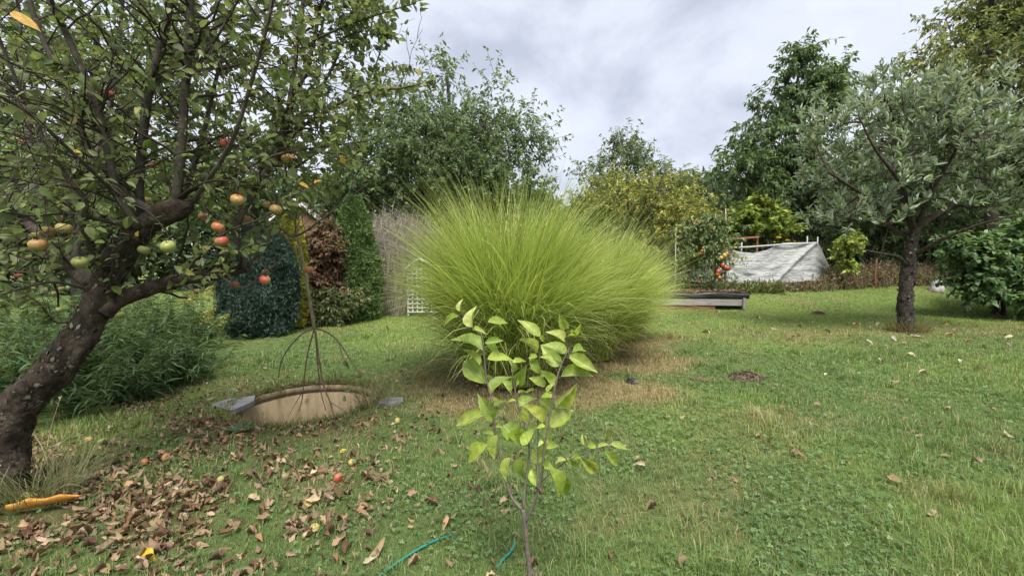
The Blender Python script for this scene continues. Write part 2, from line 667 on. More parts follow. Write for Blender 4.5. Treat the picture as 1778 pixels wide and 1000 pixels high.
lit = np.clip(litter_field(gx, gy) * .5, 0, .5)[:, None]
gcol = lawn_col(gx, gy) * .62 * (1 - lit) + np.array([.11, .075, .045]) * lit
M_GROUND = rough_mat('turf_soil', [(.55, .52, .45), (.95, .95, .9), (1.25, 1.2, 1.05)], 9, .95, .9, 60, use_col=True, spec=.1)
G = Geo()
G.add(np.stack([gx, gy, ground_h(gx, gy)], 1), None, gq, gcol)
G.build('ground', M_GROUND, None, 'structure')

# ------------------------------------------------------------------ turf: blades, clover
rs = np.random.RandomState(21)


def in_ring(x, y, m=.04):
    return np.hypot(x - RING_C[0], y - RING_C[1]) < RING_R + m


def scatter_view(n, d0, d1, power, half=1.30, pad=.6):
    """Points over the strip of ground in view, thinning with distance."""
    u = rs.rand(n)
    k = 2 - power
    d = (d0 ** k + u * (d1 ** k - d0 ** k)) ** (1 / k)
    x = (rs.rand(n) * 2 - 1) * (half * d + pad)
    return x, d


n = 330000
bx, by = scatter_view(n, 1.25, 18.0, 1.62)
tx, ty = scatter_view(330, 1.4, 11, 1.4)                # ranker tufts here and there
tk = rs.choice(330, 15000)
bx[:15000] = tx[tk] + .035 * rs.randn(15000)
by[:15000] = ty[tk] + .035 * rs.randn(15000)
rank = np.zeros(n)
rank[:15000] = .5 + rs.rand(330)[tk]
dens = 1 - .62 * np.clip(litter_field(bx, by), 0, 1)
under = np.ones(n)
for (cx, cy, r) in CLUMPS:
    under *= np.where(np.hypot(bx - cx, by - cy) < r * .9, 0.0, 1)
bed = (bx < -4.15) & (by > 3.0) & (by < 8.2)
keep = (rs.rand(n) < dens * under) & ~in_ring(bx, by, .005) & ~bed
bx, by, rank = bx[keep], by[keep], rank[keep]
n = len(bx)
sc = (np.maximum(by, 2.2) / 2.2) ** .62
tuft = fnoise(bx * 1.3, by * 1.3, 7)
ht = (.026 + .034 * rs.rand(n) ** 1.5) * (0.7 + .75 * sstep(.4, .75, tuft)) * np.clip(sc, 1, 1.25)
near_patch = np.exp(-(((bx - .75) / .55) ** 2 + ((by - 2.15) / .35) ** 2))
ht *= 1 + rank
ht *= 1 + 1.2 * near_patch * rs.rand(n)
wd = (.0024 + .0016 * rs.rand(n)) * sc ** 1.15
az = rs.rand(n) * 2 * np.pi
lean = np.abs(rs.randn(n)) * .5 + .15
dx, dy = np.cos(az), np.sin(az)
base = np.stack([bx, by, ground_h(bx, by) - .004], 1)
side = np.stack([-dy, dx, np.zeros(n)], 1) * wd[:, None] * .5
out = np.stack([dx, dy, np.zeros(n)], 1)
mid = base + out * (ht * lean * .4)[:, None] + np.array([0, 0, 1]) * (ht * .62)[:, None]
tip = base + out * (ht * lean * 1.25)[:, None] + np.array([0, 0, 1]) * (ht * np.clip(1.05 - .3 * lean, .4, 1))[:, None]
dryb = rs.rand(n) < .09 + .60 * dry_field(bx, by)
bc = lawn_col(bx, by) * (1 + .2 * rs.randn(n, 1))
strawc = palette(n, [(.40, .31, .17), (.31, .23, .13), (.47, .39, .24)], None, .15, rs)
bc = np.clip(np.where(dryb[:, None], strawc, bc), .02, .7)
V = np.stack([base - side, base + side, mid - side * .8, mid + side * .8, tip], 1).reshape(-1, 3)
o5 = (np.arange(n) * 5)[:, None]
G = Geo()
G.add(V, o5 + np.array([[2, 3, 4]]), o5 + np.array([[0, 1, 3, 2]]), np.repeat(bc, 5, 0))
o = G.build('lawn_grass', M_GRASS, None, 'stuff')

n = 52000
cx_, cy_ = scatter_view(n, 1.25, 9.0, 1.7)
cl = fnoise(cx_ * 1.15 + 60, cy_ * 1.15 + 31, 3)
dens = .10 + .90 * sstep(.42, .60, cl + .12 * sstep(-.5, 1.5, cx_) - .07) * (1 - .9 * dry_field(cx_, cy_)) * (1 - .8 * np.clip(litter_field(cx_, cy_), 0, 1))
keep = (rs.rand(n) < dens) & ~in_ring(cx_, cy_, .08)
cx_, cy_ = cx_[keep], cy_[keep]
n = len(cx_)
sz = (.0085 + .006 * rs.rand(n)) * (np.maximum(cy_, 2.2) / 2.2) ** .45
ctr = np.stack([cx_, cy_, ground_h(cx_, cy_) + .018 + .03 * rs.rand(n)], 1)
a0 = rs.rand(n) * 6.28
ccol = palette(n, [(.105, .175, .066), (.14, .215, .085), (.19, .255, .12)], [3, 3, 1], .14, rs)
CLT = (np.array([[0, 0, 0], [.55, .5, .10], [1.0, .22, .02], [1.0, -.22, .02], [.55, -.5, .10]]), np.array([[0, 2, 1], [0, 4, 3]])[:, ::-1][:, ::-1], np.zeros((0, 4), int))
CLT = (CLT[0], np.array([[0, 2, 1], [0, 3, 2], [0, 4, 3]]), np.zeros((0, 4), int))
G = Geo()
tilt = unit(np.array([0, 0, 1.0]) + .35 * rs.randn(n, 3))
for k in range(3):
    aa = a0 + k * 2.094
    D = np.stack([np.cos(aa), np.sin(aa), .15 * np.ones(n)], 1)
    D = unit(D - tilt * np.sum(D * tilt, 1, keepdims=True) * .9)
    leaves(G, ctr, D, tilt, sz, sz * 1.0, ccol, tpl=CLT)
G.build('clover', M_GRASS, None, 'stuff')

# ------------------------------------------------------------------ background growth


def lumpy(blobs, n_sub, n_pts, rs, sub_r=.42):
    """Points and outward directions on many small lumps that sit on and in the big ones."""
    bl = np.array(blobs, float)
    vol = bl[:, 3] * bl[:, 4] * bl[:, 5]
    w = vol ** .75
    bi = rs.choice(len(bl), n_sub, p=w / w.sum())
    d = rdir(n_sub, rs)
    d[:, 2] = np.where(d[:, 2] < -.35, d[:, 2] * .4, d[:, 2])
    r = .35 + .68 * rs.rand(n_sub, 1) ** .7
    sc_ = bl[bi, :3] + d * bl[bi, 3:6] * r
    sr = bl[bi, 3:6] * sub_r * (.55 + .8 * rs.rand(n_sub, 1))
    si = rs.choice(n_sub, n_pts)
    d2 = rdir(n_pts, rs)
    p = sc_[si] + d2 * sr[si] * (.25 + .75 * rs.rand(n_pts, 1) ** .6)
    return p, unit(d2 + .7 * (sc_[si] - bl[bi[si], :3]) / np.linalg.norm(bl[bi[si], 3:6], axis=1, keepdims=True)), si, sc_, sr


def tree(name, label, cat, base, blobs, n_tw, per, leaf_len, cols, weights=None, asp=.5, trunk_r=.12, n_sub=60, seed=1, tw_len=.55, up=.55, hang=.3,
         sag=.2, mat=None, bark=None, stems=1, group=None, lod='low', n_limb=14, jit=.16, bias=(0, 0, .25), sub_r=.42, top=None, feather=0):
    rs = np.random.RandomState(seed)
    base = np.array([base[0], base[1], float(ground_h(base[0], base[1]))])
    t = thing(name, label, cat, base, group)
    p, d, si, sc_, sr = lumpy(blobs, n_sub, n_tw, rs, sub_r)
    if top is not None:                     # free leading shoots that break the outline
        p = np.concatenate([p, top])
        d = np.concatenate([d, np.tile([[0, 0, 1.0]], (len(top), 1)) + .25 * rs.randn(len(top), 3)])
        si = np.concatenate([si, np.zeros(len(top), int)])
    gok = p[:, 2] > ground_h(p[:, 0], p[:, 1]) + .1
    p, d, si = p[gok], d[gok], si[gok]
    dirs = unit(d + np.array(bias) + .35 * rs.randn(len(p), 3))
    lens = tw_len * (.6 + .8 * rs.rand(len(p)))
    if feather:                             # long loose shoots round the outline
        far_ = np.argsort(-np.linalg.norm((p - np.array(blobs, float)[:, :3].mean(0)) * [1, 1, 1.2], axis=1) - 1.5 * rs.rand(len(p)))[:feather]
        dirs[far_] = unit(d[far_] * .8 + np.array([0, 0, .75]) + .25 * rs.randn(feather, 3))
        lens[far_] = tw_len * (1.1 + .7 * rs.rand(feather))
    paths, (lp, lD, lN, lL, lW, idx) = sprays(p, dirs, lens, per, sag, 4, .06, leaf_len, asp, up, .9, hang, rs, .05)
    clump = np.random.RandomState(seed + 9).rand(n_sub)[si]
    lc = palette(len(lp), cols, weights, jit, rs) * (1.08 + .44 * clump[idx])[:, None]
    ok = lp[:, 2] > ground_h(lp[:, 0], lp[:, 1]) + .03
    lv = Geo()
    leaves(lv, lp[ok], lD[ok], lN[ok], lL[ok], lW[ok], lc[ok], lod)
    lv.build('crown', mat or M_TREE_LEAF, t, 'stuff')
    bark = bark or M_GREYBARK
    bl = np.array(blobs, float)
    cen = bl[:, :3].mean(0)
    topz = (bl[:, 2] + bl[:, 5] * .7).max()
    trunks = []
    for s in range(stems):
        off = np.r_[(rs.rand(2) - .5) * (.0 if stems == 1 else .9), 0]
        tgt = np.array([cen[0], cen[1], topz]) + off * 2.2
        pth = smooth_path([base + off * .5 - [0, 0, .1], base * .6 + tgt * .4 + np.r_[rs.randn(2) * .1, 0], tgt], 12)
        g = Geo()
        tube(g, pth, [trunk_r * 1.25, trunk_r, trunk_r * .7, trunk_r * .2], 8, rough=.06, seed=seed)
        g.build('trunk', bark, t)
        trunks.append(pth)
    pick = rs.choice(n_sub, min(n_limb, n_sub), replace=False)
    for c in pick:
        pth = trunks[rs.randint(len(trunks))]
        k = np.argmin(np.abs(pth[:, 2] - (base[2] + .55 * (sc_[c][2] - base[2]))))
        k = np.clip(k, 1, len(pth) - 2)
        a_ = pth[k]
        m_ = (a_ + sc_[c]) / 2 + np.array([0, 0, .12 * np.linalg.norm(sc_[c] - a_)]) * .5
        g = Geo()
        tube(g, smooth_path([a_, m_, sc_[c]], 7), [trunk_r * .42, trunk_r * .25, trunk_r * .07], 5, seed=c)
        g.build('limb', bark, t)
    g = Geo()
    pk = rs.choice(len(paths), min(len(paths), 500), replace=False)
    tubes(g, paths[pk], np.linspace(1, .35, 4)[None] * (trunk_r * .055 + .002) * np.ones((len(pk), 1)), 3)
    # a twig runs from each lump's middle to its sprays
    q0 = sc_[si[pk]] if top is None else sc_[si[pk]]
    near = np.linalg.norm(q0 - p[pk], axis=1) < 1.6
    seg = np.stack([q0[near], (q0[near] + p[pk][near]) / 2, p[pk][near]], 1)
    tubes(g, seg, np.tile([[trunk_r * .09, trunk_r * .075, trunk_r * .055]], (len(seg), 1)), 3)
    g.build('twigs', bark, t, 'stuff')
    return t


def blob(px, py, d, rx_px, rz_px, ry=None):
    """An ellipsoid of growth whose middle the survey photo shows at that pixel, d metres ahead."""
    c = P(px, py, d)
    k = d / F_PX
    return (*c, rx_px * k * .9, ry if ry else rx_px * k * .8, rz_px * k)


def gbase(px, d):
    p = P(px, 500, d)
    return (p[0], p[1])


DK = [(.065, .10, .045), (.09, .13, .058), (.12, .16, .08)]
tree('cherry_tree', 'tall dark green cherry tree with loose feathery shoots rising beyond the shed and hedge shrubs', 'tree', gbase(810, 15.5),
     [blob(800, 240, 15.5, 90, 95), blob(700, 255, 15.0, 75, 75), blob(890, 265, 15.5, 55, 70), blob(770, 160, 15.5, 40, 45), blob(640, 260, 14.5, 60, 55), blob(850, 190, 15.8, 40, 45)],
     1000, 15, .17, [(.14, .19, .105), (.18, .235, .14), (.10, .145, .075)], None, .40, .16, 80, 3, .85, hang=.4, bias=(0, 0, .45), sub_r=.31, feather=170,
     top=np.array([P(px, py, 15.5) for px, py in ((775, 165), (790, 175), (830, 175), (915, 215), (930, 240), (880, 180), (755, 175), (845, 190), (945, 265), (720, 205), (700, 220), (655, 235))]))
tree('hedge_tree', 'broad dense dark evergreen tree behind the pale dried shrub and the green thuja', 'tree', gbase(700, 13.6),
     [blob(700, 330, 13.6, 95, 75), blob(620, 330, 13.2, 75, 80), blob(800, 325, 13.8, 85, 65), blob(890, 340, 14, 70, 60)],
     1500, 18, .12, DK, None, .55, .13, 90, 4, .45, bias=(0, 0, .2), sub_r=.34)
tree('hazel_tree', 'mid green tree with grey trunk standing close behind the old apple tree crown', 'tree', gbase(130, 7.6),
     [blob(90, 130, 7.6, 210, 150), blob(300, 110, 8.0, 150, 110), blob(-60, 230, 7.2, 160, 190), blob(150, 330, 7.6, 200, 110), blob(420, 250, 8.2, 110, 120), blob(300, 360, 8.0, 140, 90), blob(60, 420, 7.8, 170, 60)],
     1150, 15, .115, [(.11, .16, .06), (.155, .205, .075), (.20, .235, .085), (.08, .115, .045)], [3, 3, 1.5, 2], .6, .13, 95, 5, .55, sub_r=.36, n_limb=20)
tree('walnut_tree', 'tall dark green walnut tree with drooping leaflets rising behind the white fleece tunnel', 'tree', gbase(1375, 19),
     [blob(1365, 240, 19, 85, 85), blob(1345, 310, 18.7, 100, 65), blob(1410, 175, 19, 65, 65), blob(1380, 135, 19, 35, 40), blob(1420, 330, 19, 90, 60), blob(1295, 300, 18.5, 48, 50), blob(1450, 140, 19.4, 30, 30)],
     1250, 18, .22, [(.065, .105, .045), (.09, .14, .06), (.13, .185, .075)], None, .40, .17, 80, 6, .85, hang=.7, sag=.4, bias=(0, 0, .25), sub_r=.32, feather=130,
     top=np.array([P(px, py, 19) for px, py in ((1382, 100), (1388, 120), (1350, 125), (1425, 118), (1465, 120), (1325, 165), (1315, 190), (1280, 230), (1265, 250), (1250, 280))]))
tree('ash_tree', 'tall olive and yellowing tree towering above the silvery apple tree on the lawn', 'tree', gbase(1740, 14),
     [blob(1730, 90, 14, 110, 95), blob(1650, 150, 13.6, 80, 65), blob(1590, 180, 13.5, 50, 45), blob(1720, 20, 14, 75, 55), blob(1820, 60, 14, 120, 130), blob(1760, 220, 14, 110, 90)],
     1500, 16, .15, [(.20, .205, .07), (.25, .235, .075), (.13, .16, .06), (.09, .12, .05)], [3, 2, 2.5, 1.5], .42, .17, 80, 7, .7, hang=.4, bias=(0, 0, .25), sub_r=.30, feather=170)
tree('birch_tree', 'slender thin crowned birch showing above the yellowing willow bush', 'tree', gbase(1088, 21),
     [blob(1088, 285, 21, 38, 32), blob(1082, 262, 21, 18, 22), blob(1140, 310, 21, 45, 26), blob(1040, 310, 21, 32, 22)],
     380, 13, .17, [(.14, .18, .10), (.17, .21, .12)], None, .5, .08, 40, 8, .75, bias=(0, 0, .6), sub_r=.5,
     top=np.array([P(px, py, 21) for px, py in ((1087, 250), (1095, 262), (1075, 268), (1070, 262), (1110, 272), (1055, 290))]))
tree('willow_bush', 'round yellowing willow bush just beyond the fountain of green grass', 'bush', gbase(1095, 15.4),
     [blob(1080, 350, 15.1, 70, 45), blob(1140, 360, 15.4, 70, 52), blob(1035, 345, 15.4, 40, 32), blob(1185, 370, 15.4, 45, 50), blob(1100, 320, 15.6, 45, 22), blob(1150, 420, 15.4, 100, 60)],
     1500, 17, .115, [(.32, .30, .07), (.24, .25, .075), (.15, .18, .07), (.44, .36, .075)], [2.5, 3, 3, 1.2], .38, .06, 75, 9, .45, bias=(0, 0, .55), stems=4, sub_r=.36,
     top=np.array([P(px, py, 15.4) for px, py in ((1025, 310), (1055, 298), (1120, 298), (1160, 300), (1180, 312), (1200, 330), (1010, 320))]))
tree('maple_bush', 'bright yellow green maple bush behind the fleece tunnel', 'bush', gbase(1315, 18.0),
     [blob(1320, 372, 17.8, 46, 30), blob(1345, 395, 17.8, 42, 25), blob(1290, 392, 18.0, 40, 30), blob(1310, 350, 18.0, 20, 16)],
     620, 16, .17, [(.22, .27, .055), (.28, .32, .06), (.15, .21, .05)], None, .8, .05, 45, 10, .35, stems=3, sub_r=.4)
tree('laurel_hedge', 'dark dense hedge bush at the back between willow bush and walnut tree', 'bush', gbase(1230, 18.6),
     [blob(1215, 360, 18.6, 60, 45), blob(1260, 400, 18.6, 90, 60), blob(1410, 400, 19, 90, 55)],
     800, 16, .14, DK, None, .5, .06, 50, 12, .4, stems=3)
tree('hydrangea_bush', 'dark big leaved bush overhanging the timber edging at the lawn side', 'bush', gbase(1735, 11.6),
     [blob(1735, 440, 11.6, 75, 45), blob(1690, 455, 11.4, 45, 40), blob(1800, 430, 11.6, 80, 60), blob(1760, 480, 11.2, 60, 28), blob(1720, 500, 11.3, 70, 26), blob(1790, 505, 11.2, 60, 26)],
     950, 12, .135, [(.075, .13, .055), (.105, .175, .07), (.16, .23, .11)], None, .75, .04, 50, 13, .35, stems=4, hang=.5, up=.75, lod='mid', sub_r=.4)
tree('elder_bush', 'shadowy green bush filling the back behind the silvery apple tree trunk', 'bush', gbase(1610, 17.4),
     [blob(1610, 400, 17.2, 110, 60), blob(1510, 420, 17.6, 80, 45), blob(1720, 370, 17.2, 100, 70), blob(1560, 330, 16, 90, 70)],
     1000, 16, .15, [(.06, .095, .04), (.085, .13, .055), (.12, .165, .075)], None, .5, .06, 60, 14, .45, stems=4)
tree('bramble_bush', 'low tangled green bush between the weedy strip and the walnut tree', 'bush', gbase(1440, 17.9),
     [blob(1440, 440, 17.9, 60, 30), blob(1500, 455, 17.8, 55, 24)],
     380, 15, .13, [(.09, .13, .055), (.13, .17, .07)], None, .55, .03, 30, 15, .3, stems=3)

# far wood that closes the view on all sides
rs = np.random.RandomState(33)
n = 46000
ang = rs.uniform(-1.15, 1.15, n)
R = 27 + rs.rand(n) * 5
hgt = 5.0 + 2.6 * fnoise(ang * 7 + 9, ang * 0 + 3, 4) - .9 * np.exp(-((ang - .13) / .05) ** 2)
z = hgt * rs.rand(n) ** .8
p = np.stack([np.sin(ang) * R, np.cos(ang) * R, z + .12], 1)
G = Geo()
leaves(G, p, rdir(n, rs), unit(np.array([0, -.5, .8]) + .6 * rs.randn(n, 3)), .42 + .25 * rs.rand(n), .28, palette(n, [(.06, .09, .05), (.08, .115, .06), (.11, .14, .07)], None, .2, rs), 'low')
G.build('distant_wood', M_TREE_LEAF, None, 'stuff')


def stalks(geo, base, top, r=.004, c=(.2, .16, .1), k=5, bend=.06, rs=None):
    rs = rs or RS
    m = len(base)
    s = np.linspace(0, 1, k)
    p_ = base[:, None] * (1 - s)[None, :, None] + top[:, None] * s[None, :, None]
    p_ = p_ + (rs.randn(m, 1, 3) * bend) * (np.sin(s * np.pi))[None, :, None]
    tubes(geo, p_, np.linspace(1, .5, k)[None] * np.broadcast_to(r, (m,))[:, None], 3, c)
    return p_


# ------------------------------------------------------------------ clipped conifers and shrubs of the hedge row


def conifer(name, label, px, d, w_px, top_py, cols, seed, n=9000, L=.11, profile='dome', asp=.22, cat='conifer', weights=None, up=.75):
    rs = np.random.RandomState(seed)
    bx_, by_ = gbase(px, d)
    z0 = float(ground_h(bx_, by_))
    H = P(px, top_py, d)[2] - z0
    R0 = w_px * d / F_PX / 2
    t = thing(name, label, cat, (bx_, by_, z0))
    zz = rs.rand(n) ** .9
    if profile == 'dome':
        pr = np.sqrt(np.clip(1 - ((zz - .42) / .60) ** 2, .02, 1)) ** .8
    else:
        pr = np.clip(1.05 - zz, 0, 1) ** .62 * (.75 + .5 * np.sin(np.clip(zz * 3.2, 0, 1.57)))
    az = rs.rand(n) * 2 * np.pi
    bump = .82 + .36 * vnoise(az * 2.2 + seed, zz * H * 2.6, seed)
    tiers = 1 + .05 * np.sin(az * 9 + zz * 5)
    rad = R0 * pr * bump * tiers * (.62 + .38 * rs.rand(n) ** .35) * np.where(rs.rand(n) < .12, 1 + .12 * np.abs(rs.randn(n)), 1)
    p = np.stack([bx_ + np.cos(az) * rad, by_ + np.sin(az) * rad, z0 + .04 + zz * H * .96], 1)
    outd = np.stack([np.cos(az), np.sin(az), 0 * az], 1)
    D = unit(outd * (1 - up) + np.array([0, 0, up]) + .32 * rs.randn(n, 3))
    c = palette(n, cols, weights, .2, rs)
    g = Geo()
    for k in range(3):
        Dk = unit(D + .45 * rs.randn(n, 3))
        leaves(g, p, Dk, unit(outd + .6 * rs.randn(n, 3)), L * (.6 + .7 * rs.rand(n)), L * asp, c * (1 + .1 * rs.randn(n, 1)).clip(.6, 1.4), 'low')
    g.build('foliage', M_CONIFER, t, 'stuff')
    g = Geo()
    tube(g, [(bx_, by_, z0 - .05), (bx_, by_, z0 + H * .5), (bx_, by_, z0 + H * .92)], [.07, .05, .01], 7)
    g.build('trunk', M_TWIG, t)
    g = Geo()
    m = 130
    k = rs.choice(n, m, replace=False)
    b0 = np.stack([np.full(m, bx_), np.full(m, by_), np.maximum(p[k, 2] - .35, z0 + .05)], 1)
    stalks(g, b0, p[k], .008, bend=.04, rs=rs)
    g.build('branches', M_TWIG, t, 'stuff')
    return t


conifer('blue_conifer', 'rounded blue green clipped conifer behind the apple tree lower limb', 448, 8.7, 122, 392, [(.05, .09, .068), (.078, .13, .098), (.115, .17, .14)], 3, 20000, .08, asp=.17, up=.85)
conifer('golden_conifer', 'narrow golden yellow conifer squeezed beside the blue green one', 508, 9.6, 46, 372, [(.46, .43, .06), (.54, .50, .10), (.30, .33, .06)], 4, 8000, .075)
conifer('thuja', 'tall bright green cone shaped thuja beside the copper leaved shrub', 617, 11.2, 88, 338, [(.085, .155, .055), (.125, .205, .07), (.18, .26, .09)], 5, 15000, .095, 'cone', up=.55)
tree('copper_shrub', 'copper brown leaved shrub between golden conifer and green thuja', 'shrub', gbase(560, 10.6),
     [blob(562, 440, 10.6, 36, 45), blob(560, 490, 10.6, 38, 40), blob(545, 425, 10.6, 22, 16)],
     480, 17, .10, [(.15, .075, .055), (.20, .105, .075), (.11, .06, .05), (.24, .15, .11)], None, .55, .03, 40, 16, .25, stems=3, hang=.5, sub_r=.4)
tree('privet_bush', 'low bush with yellow tipped leaves at the foot of the copper shrub', 'bush', gbase(552, 10.1),
     [blob(552, 535, 10.1, 50, 24), blob(590, 530, 10.2, 36, 30), blob(520, 545, 10, 26, 18)],
     380, 14, .09, [(.09, .12, .05), (.15, .17, .06), (.07, .09, .045), (.22, .2, .08)], [3, 2, 2, 1], .5, .02, 30, 17, .22, stems=3)

# pale dried shrub: almost only twigs
rs = np.random.RandomState(44)
bx_, by_ = gbase(690, 12.2)
t = thing('dried_shrub', 'pale grey dried shrub of bare twigs between thuja and fountain grass', 'shrub', (bx_, by_, 0))
m = 210
a = rs.rand(m) * 6.28
b0 = np.stack([bx_ + .35 * np.cos(a) * rs.rand(m), by_ + .3 * np.sin(a), np.zeros(m)], 1)
sp = .35 + 1.0 * rs.rand(m)
hz = 2.95 - .55 * sp * rs.rand(m) - .5 * rs.rand(m)
tp = np.stack([bx_ + np.cos(a) * sp * .95, by_ + np.sin(a) * sp * .6, hz], 1)
g = Geo()
pth = stalks(g, b0, tp, .009, bend=.12, rs=rs)
g.build('stem', rough_mat('dry_twig', [(.20, .16, .13), (.36, .31, .27), (.46, .42, .38)], 12, .9, .2), t, 'stuff')
g = Geo()
k = rs.randint(0, m, 3400)
s = .30 + .7 * rs.rand(len(k)) ** .7
i0 = np.minimum((s * 4).astype(int), 3)
fr = (s * 4 - i0)[:, None]
q = pth[k, i0] * (1 - fr) + pth[k, i0 + 1] * fr
dd = unit(unit(pth[k, 4] - pth[k, 0]) * .7 + .8 * rdir(len(k), rs))
tt = q + dd * (.18 + .4 * rs.rand(len(k), 1))
stalks(g, q, tt, .0042, bend=.03, k=3, rs=rs)
g.build('twigs', bpy.data.materials['dry_twig'], t, 'stuff')

# ------------------------------------------------------------------ shed roof showing over the hedge row
M_ROOF = rough_mat('roof_board', [(.12, .075, .065), (.20, .13, .115), (.28, .20, .18)], 6, .8, .3, 30, (1, 6, 1))
M_SHEDWALL = rough_mat('shed_wood', [(.16, .10, .06), (.26, .17, .10)], 5, .85, .3, 20, (8, 8, .6))
M_WHITE = rough_mat('white_paint', [(.60, .61, .60), (.78, .78, .76)], 10, .55, .1)


def box(geo, c, s, rot=None, col=(.5, .5, .5)):
    x, y, z = np.array(s) / 2.0
    v = np.array([[-x, -y, -z], [x, -y, -z], [x, y, -z], [-x, y, -z], [-x, -y, z], [x, -y, z], [x, y, z], [-x, y, z]])
    if rot is not None:
        v = v @ np.array(rot.to_3x3() if hasattr(rot, 'to_3x3') else rot).T
    geo.add(v + np.array(c), None, [[0, 3, 2, 1], [4, 5, 6, 7], [0, 1, 5, 4], [1, 2, 6, 5], [2, 3, 7, 6], [3, 0, 4, 7]], col)


def board(name, mat, parent, c, s, rot=None, label=None, bevel=.006):
    g = Geo()
    box(g, c, s, rot)
    o = g.build(name, mat, parent, label=label, smooth=False)
    if bevel:
        md = o.modifiers.new('edge', 'BEVEL')
        md.width = bevel
        md.segments = 1
    return o


ridge = P(516, 349, 12.8)
eave = P(566, 386, 12.8)
sx, sy = ridge[0], 12.8
t = thing('garden_shed', 'small shed with brown board roof peeping over the golden conifer and copper shrub', 'shed', (sx, 13.6, 0))
run, drop = eave[0] - ridge[0], ridge[2] - eave[2]
ang = math.atan2(drop, run)
ln = math.hypot(run, drop)
for s in (1, -1):
    nb = 6
    for k in range(nb):
        u = (k + .5) / nb * ln
        c = (ridge[0] + s * u * math.cos(ang), 13.6, ridge[2] - u * math.sin(ang) - .004 * (k % 2))
        board('roof_board', M_ROOF, t, c, (ln / nb * 1.0 - .008, 1.9, .025), Matrix.Rotation(s * ang, 3, 'Y'))
    g = Geo()
    tip_ = (ridge[0], ridge[2] + .03)
    c = (ridge[0] + s * ln * .5 * math.cos(ang), 12.63, ridge[2] - ln * .5 * math.sin(ang))
    box(g, c, (ln * 1.02, .03, .10), Matrix.Rotation(s * ang, 3, 'Y'))
    g.build('barge_board', M_WHITE, t, smooth=False)
wz = eave[2] - .05
g = Geo()
for (x0, x1, y0, y1) in ((-run * .9, run * .9, 12.72, 12.76), (-run * .9, run * .9, 14.44, 14.48), (-run * .9 - .04, -run * .9, 12.76, 14.44), (run * .9, run * .9 + .04, 12.76, 14.44)):
    box(g, (sx + (x0 + x1) / 2, (y0 + y1) / 2, wz / 2), (x1 - x0, y1 - y0, wz))
g.add([(sx - run * .9, 12.74, wz), (sx + run * .9, 12.74, wz), (sx, 12.74, ridge[2] - .06)], [[0, 1, 2]])
g.build('wall', M_SHEDWALL, t, smooth=False)

# ------------------------------------------------------------------ white lattice
D_T = 11.9
c0, c1 = P(709, 540, D_T), P(766, 540, D_T)
top = P(728, 449, D_T)[2]
t = thing('garden_trellis', 'white wooden lattice trellis half hidden by the fountain grass', 'trellis', ((c0[0] + c1[0]) / 2, D_T, 0))
w = c1[0] - c0[0]
pk = c0[0] + .36 * w
sh = top - .26
for s in (0, 1):
    board('post', M_WHITE, t, (c0[0] + s * w, D_T, sh / 2), (.045, .045, sh))
nv = 7
for k in range(1, nv):
    x = c0[0] + w * k / nv
    zt = np.interp(x, [c0[0], pk, c1[0]], [sh, top - .03, sh])
    board('slat', M_WHITE, t, (x, D_T - .03, (zt + .1) / 2), (.035, .014, zt - .1), bevel=.003)
nh = 11
for k in range(nh):
    board('slat', M_WHITE, t, (c0[0] + w / 2, D_T - .046, .12 + (sh - .16) * k / (nh - 1)), (w + .03, .014, .035), bevel=.003)
for (xa, xb) in ((c0[0] - .06, pk), (c1[0] + .06, pk)):
    a_, b_ = np.array([xa, D_T, sh - .02]), np.array([xb, D_T, top])
    d_ = b_ - a_
    board('gable_rail', M_WHITE, t, (a_ + b_) / 2, (np.linalg.norm(d_), .30, .04), Matrix.Rotation(-math.atan2(d_[2], d_[0]), 3, 'Y'))

# ------------------------------------------------------------------ fountain grass


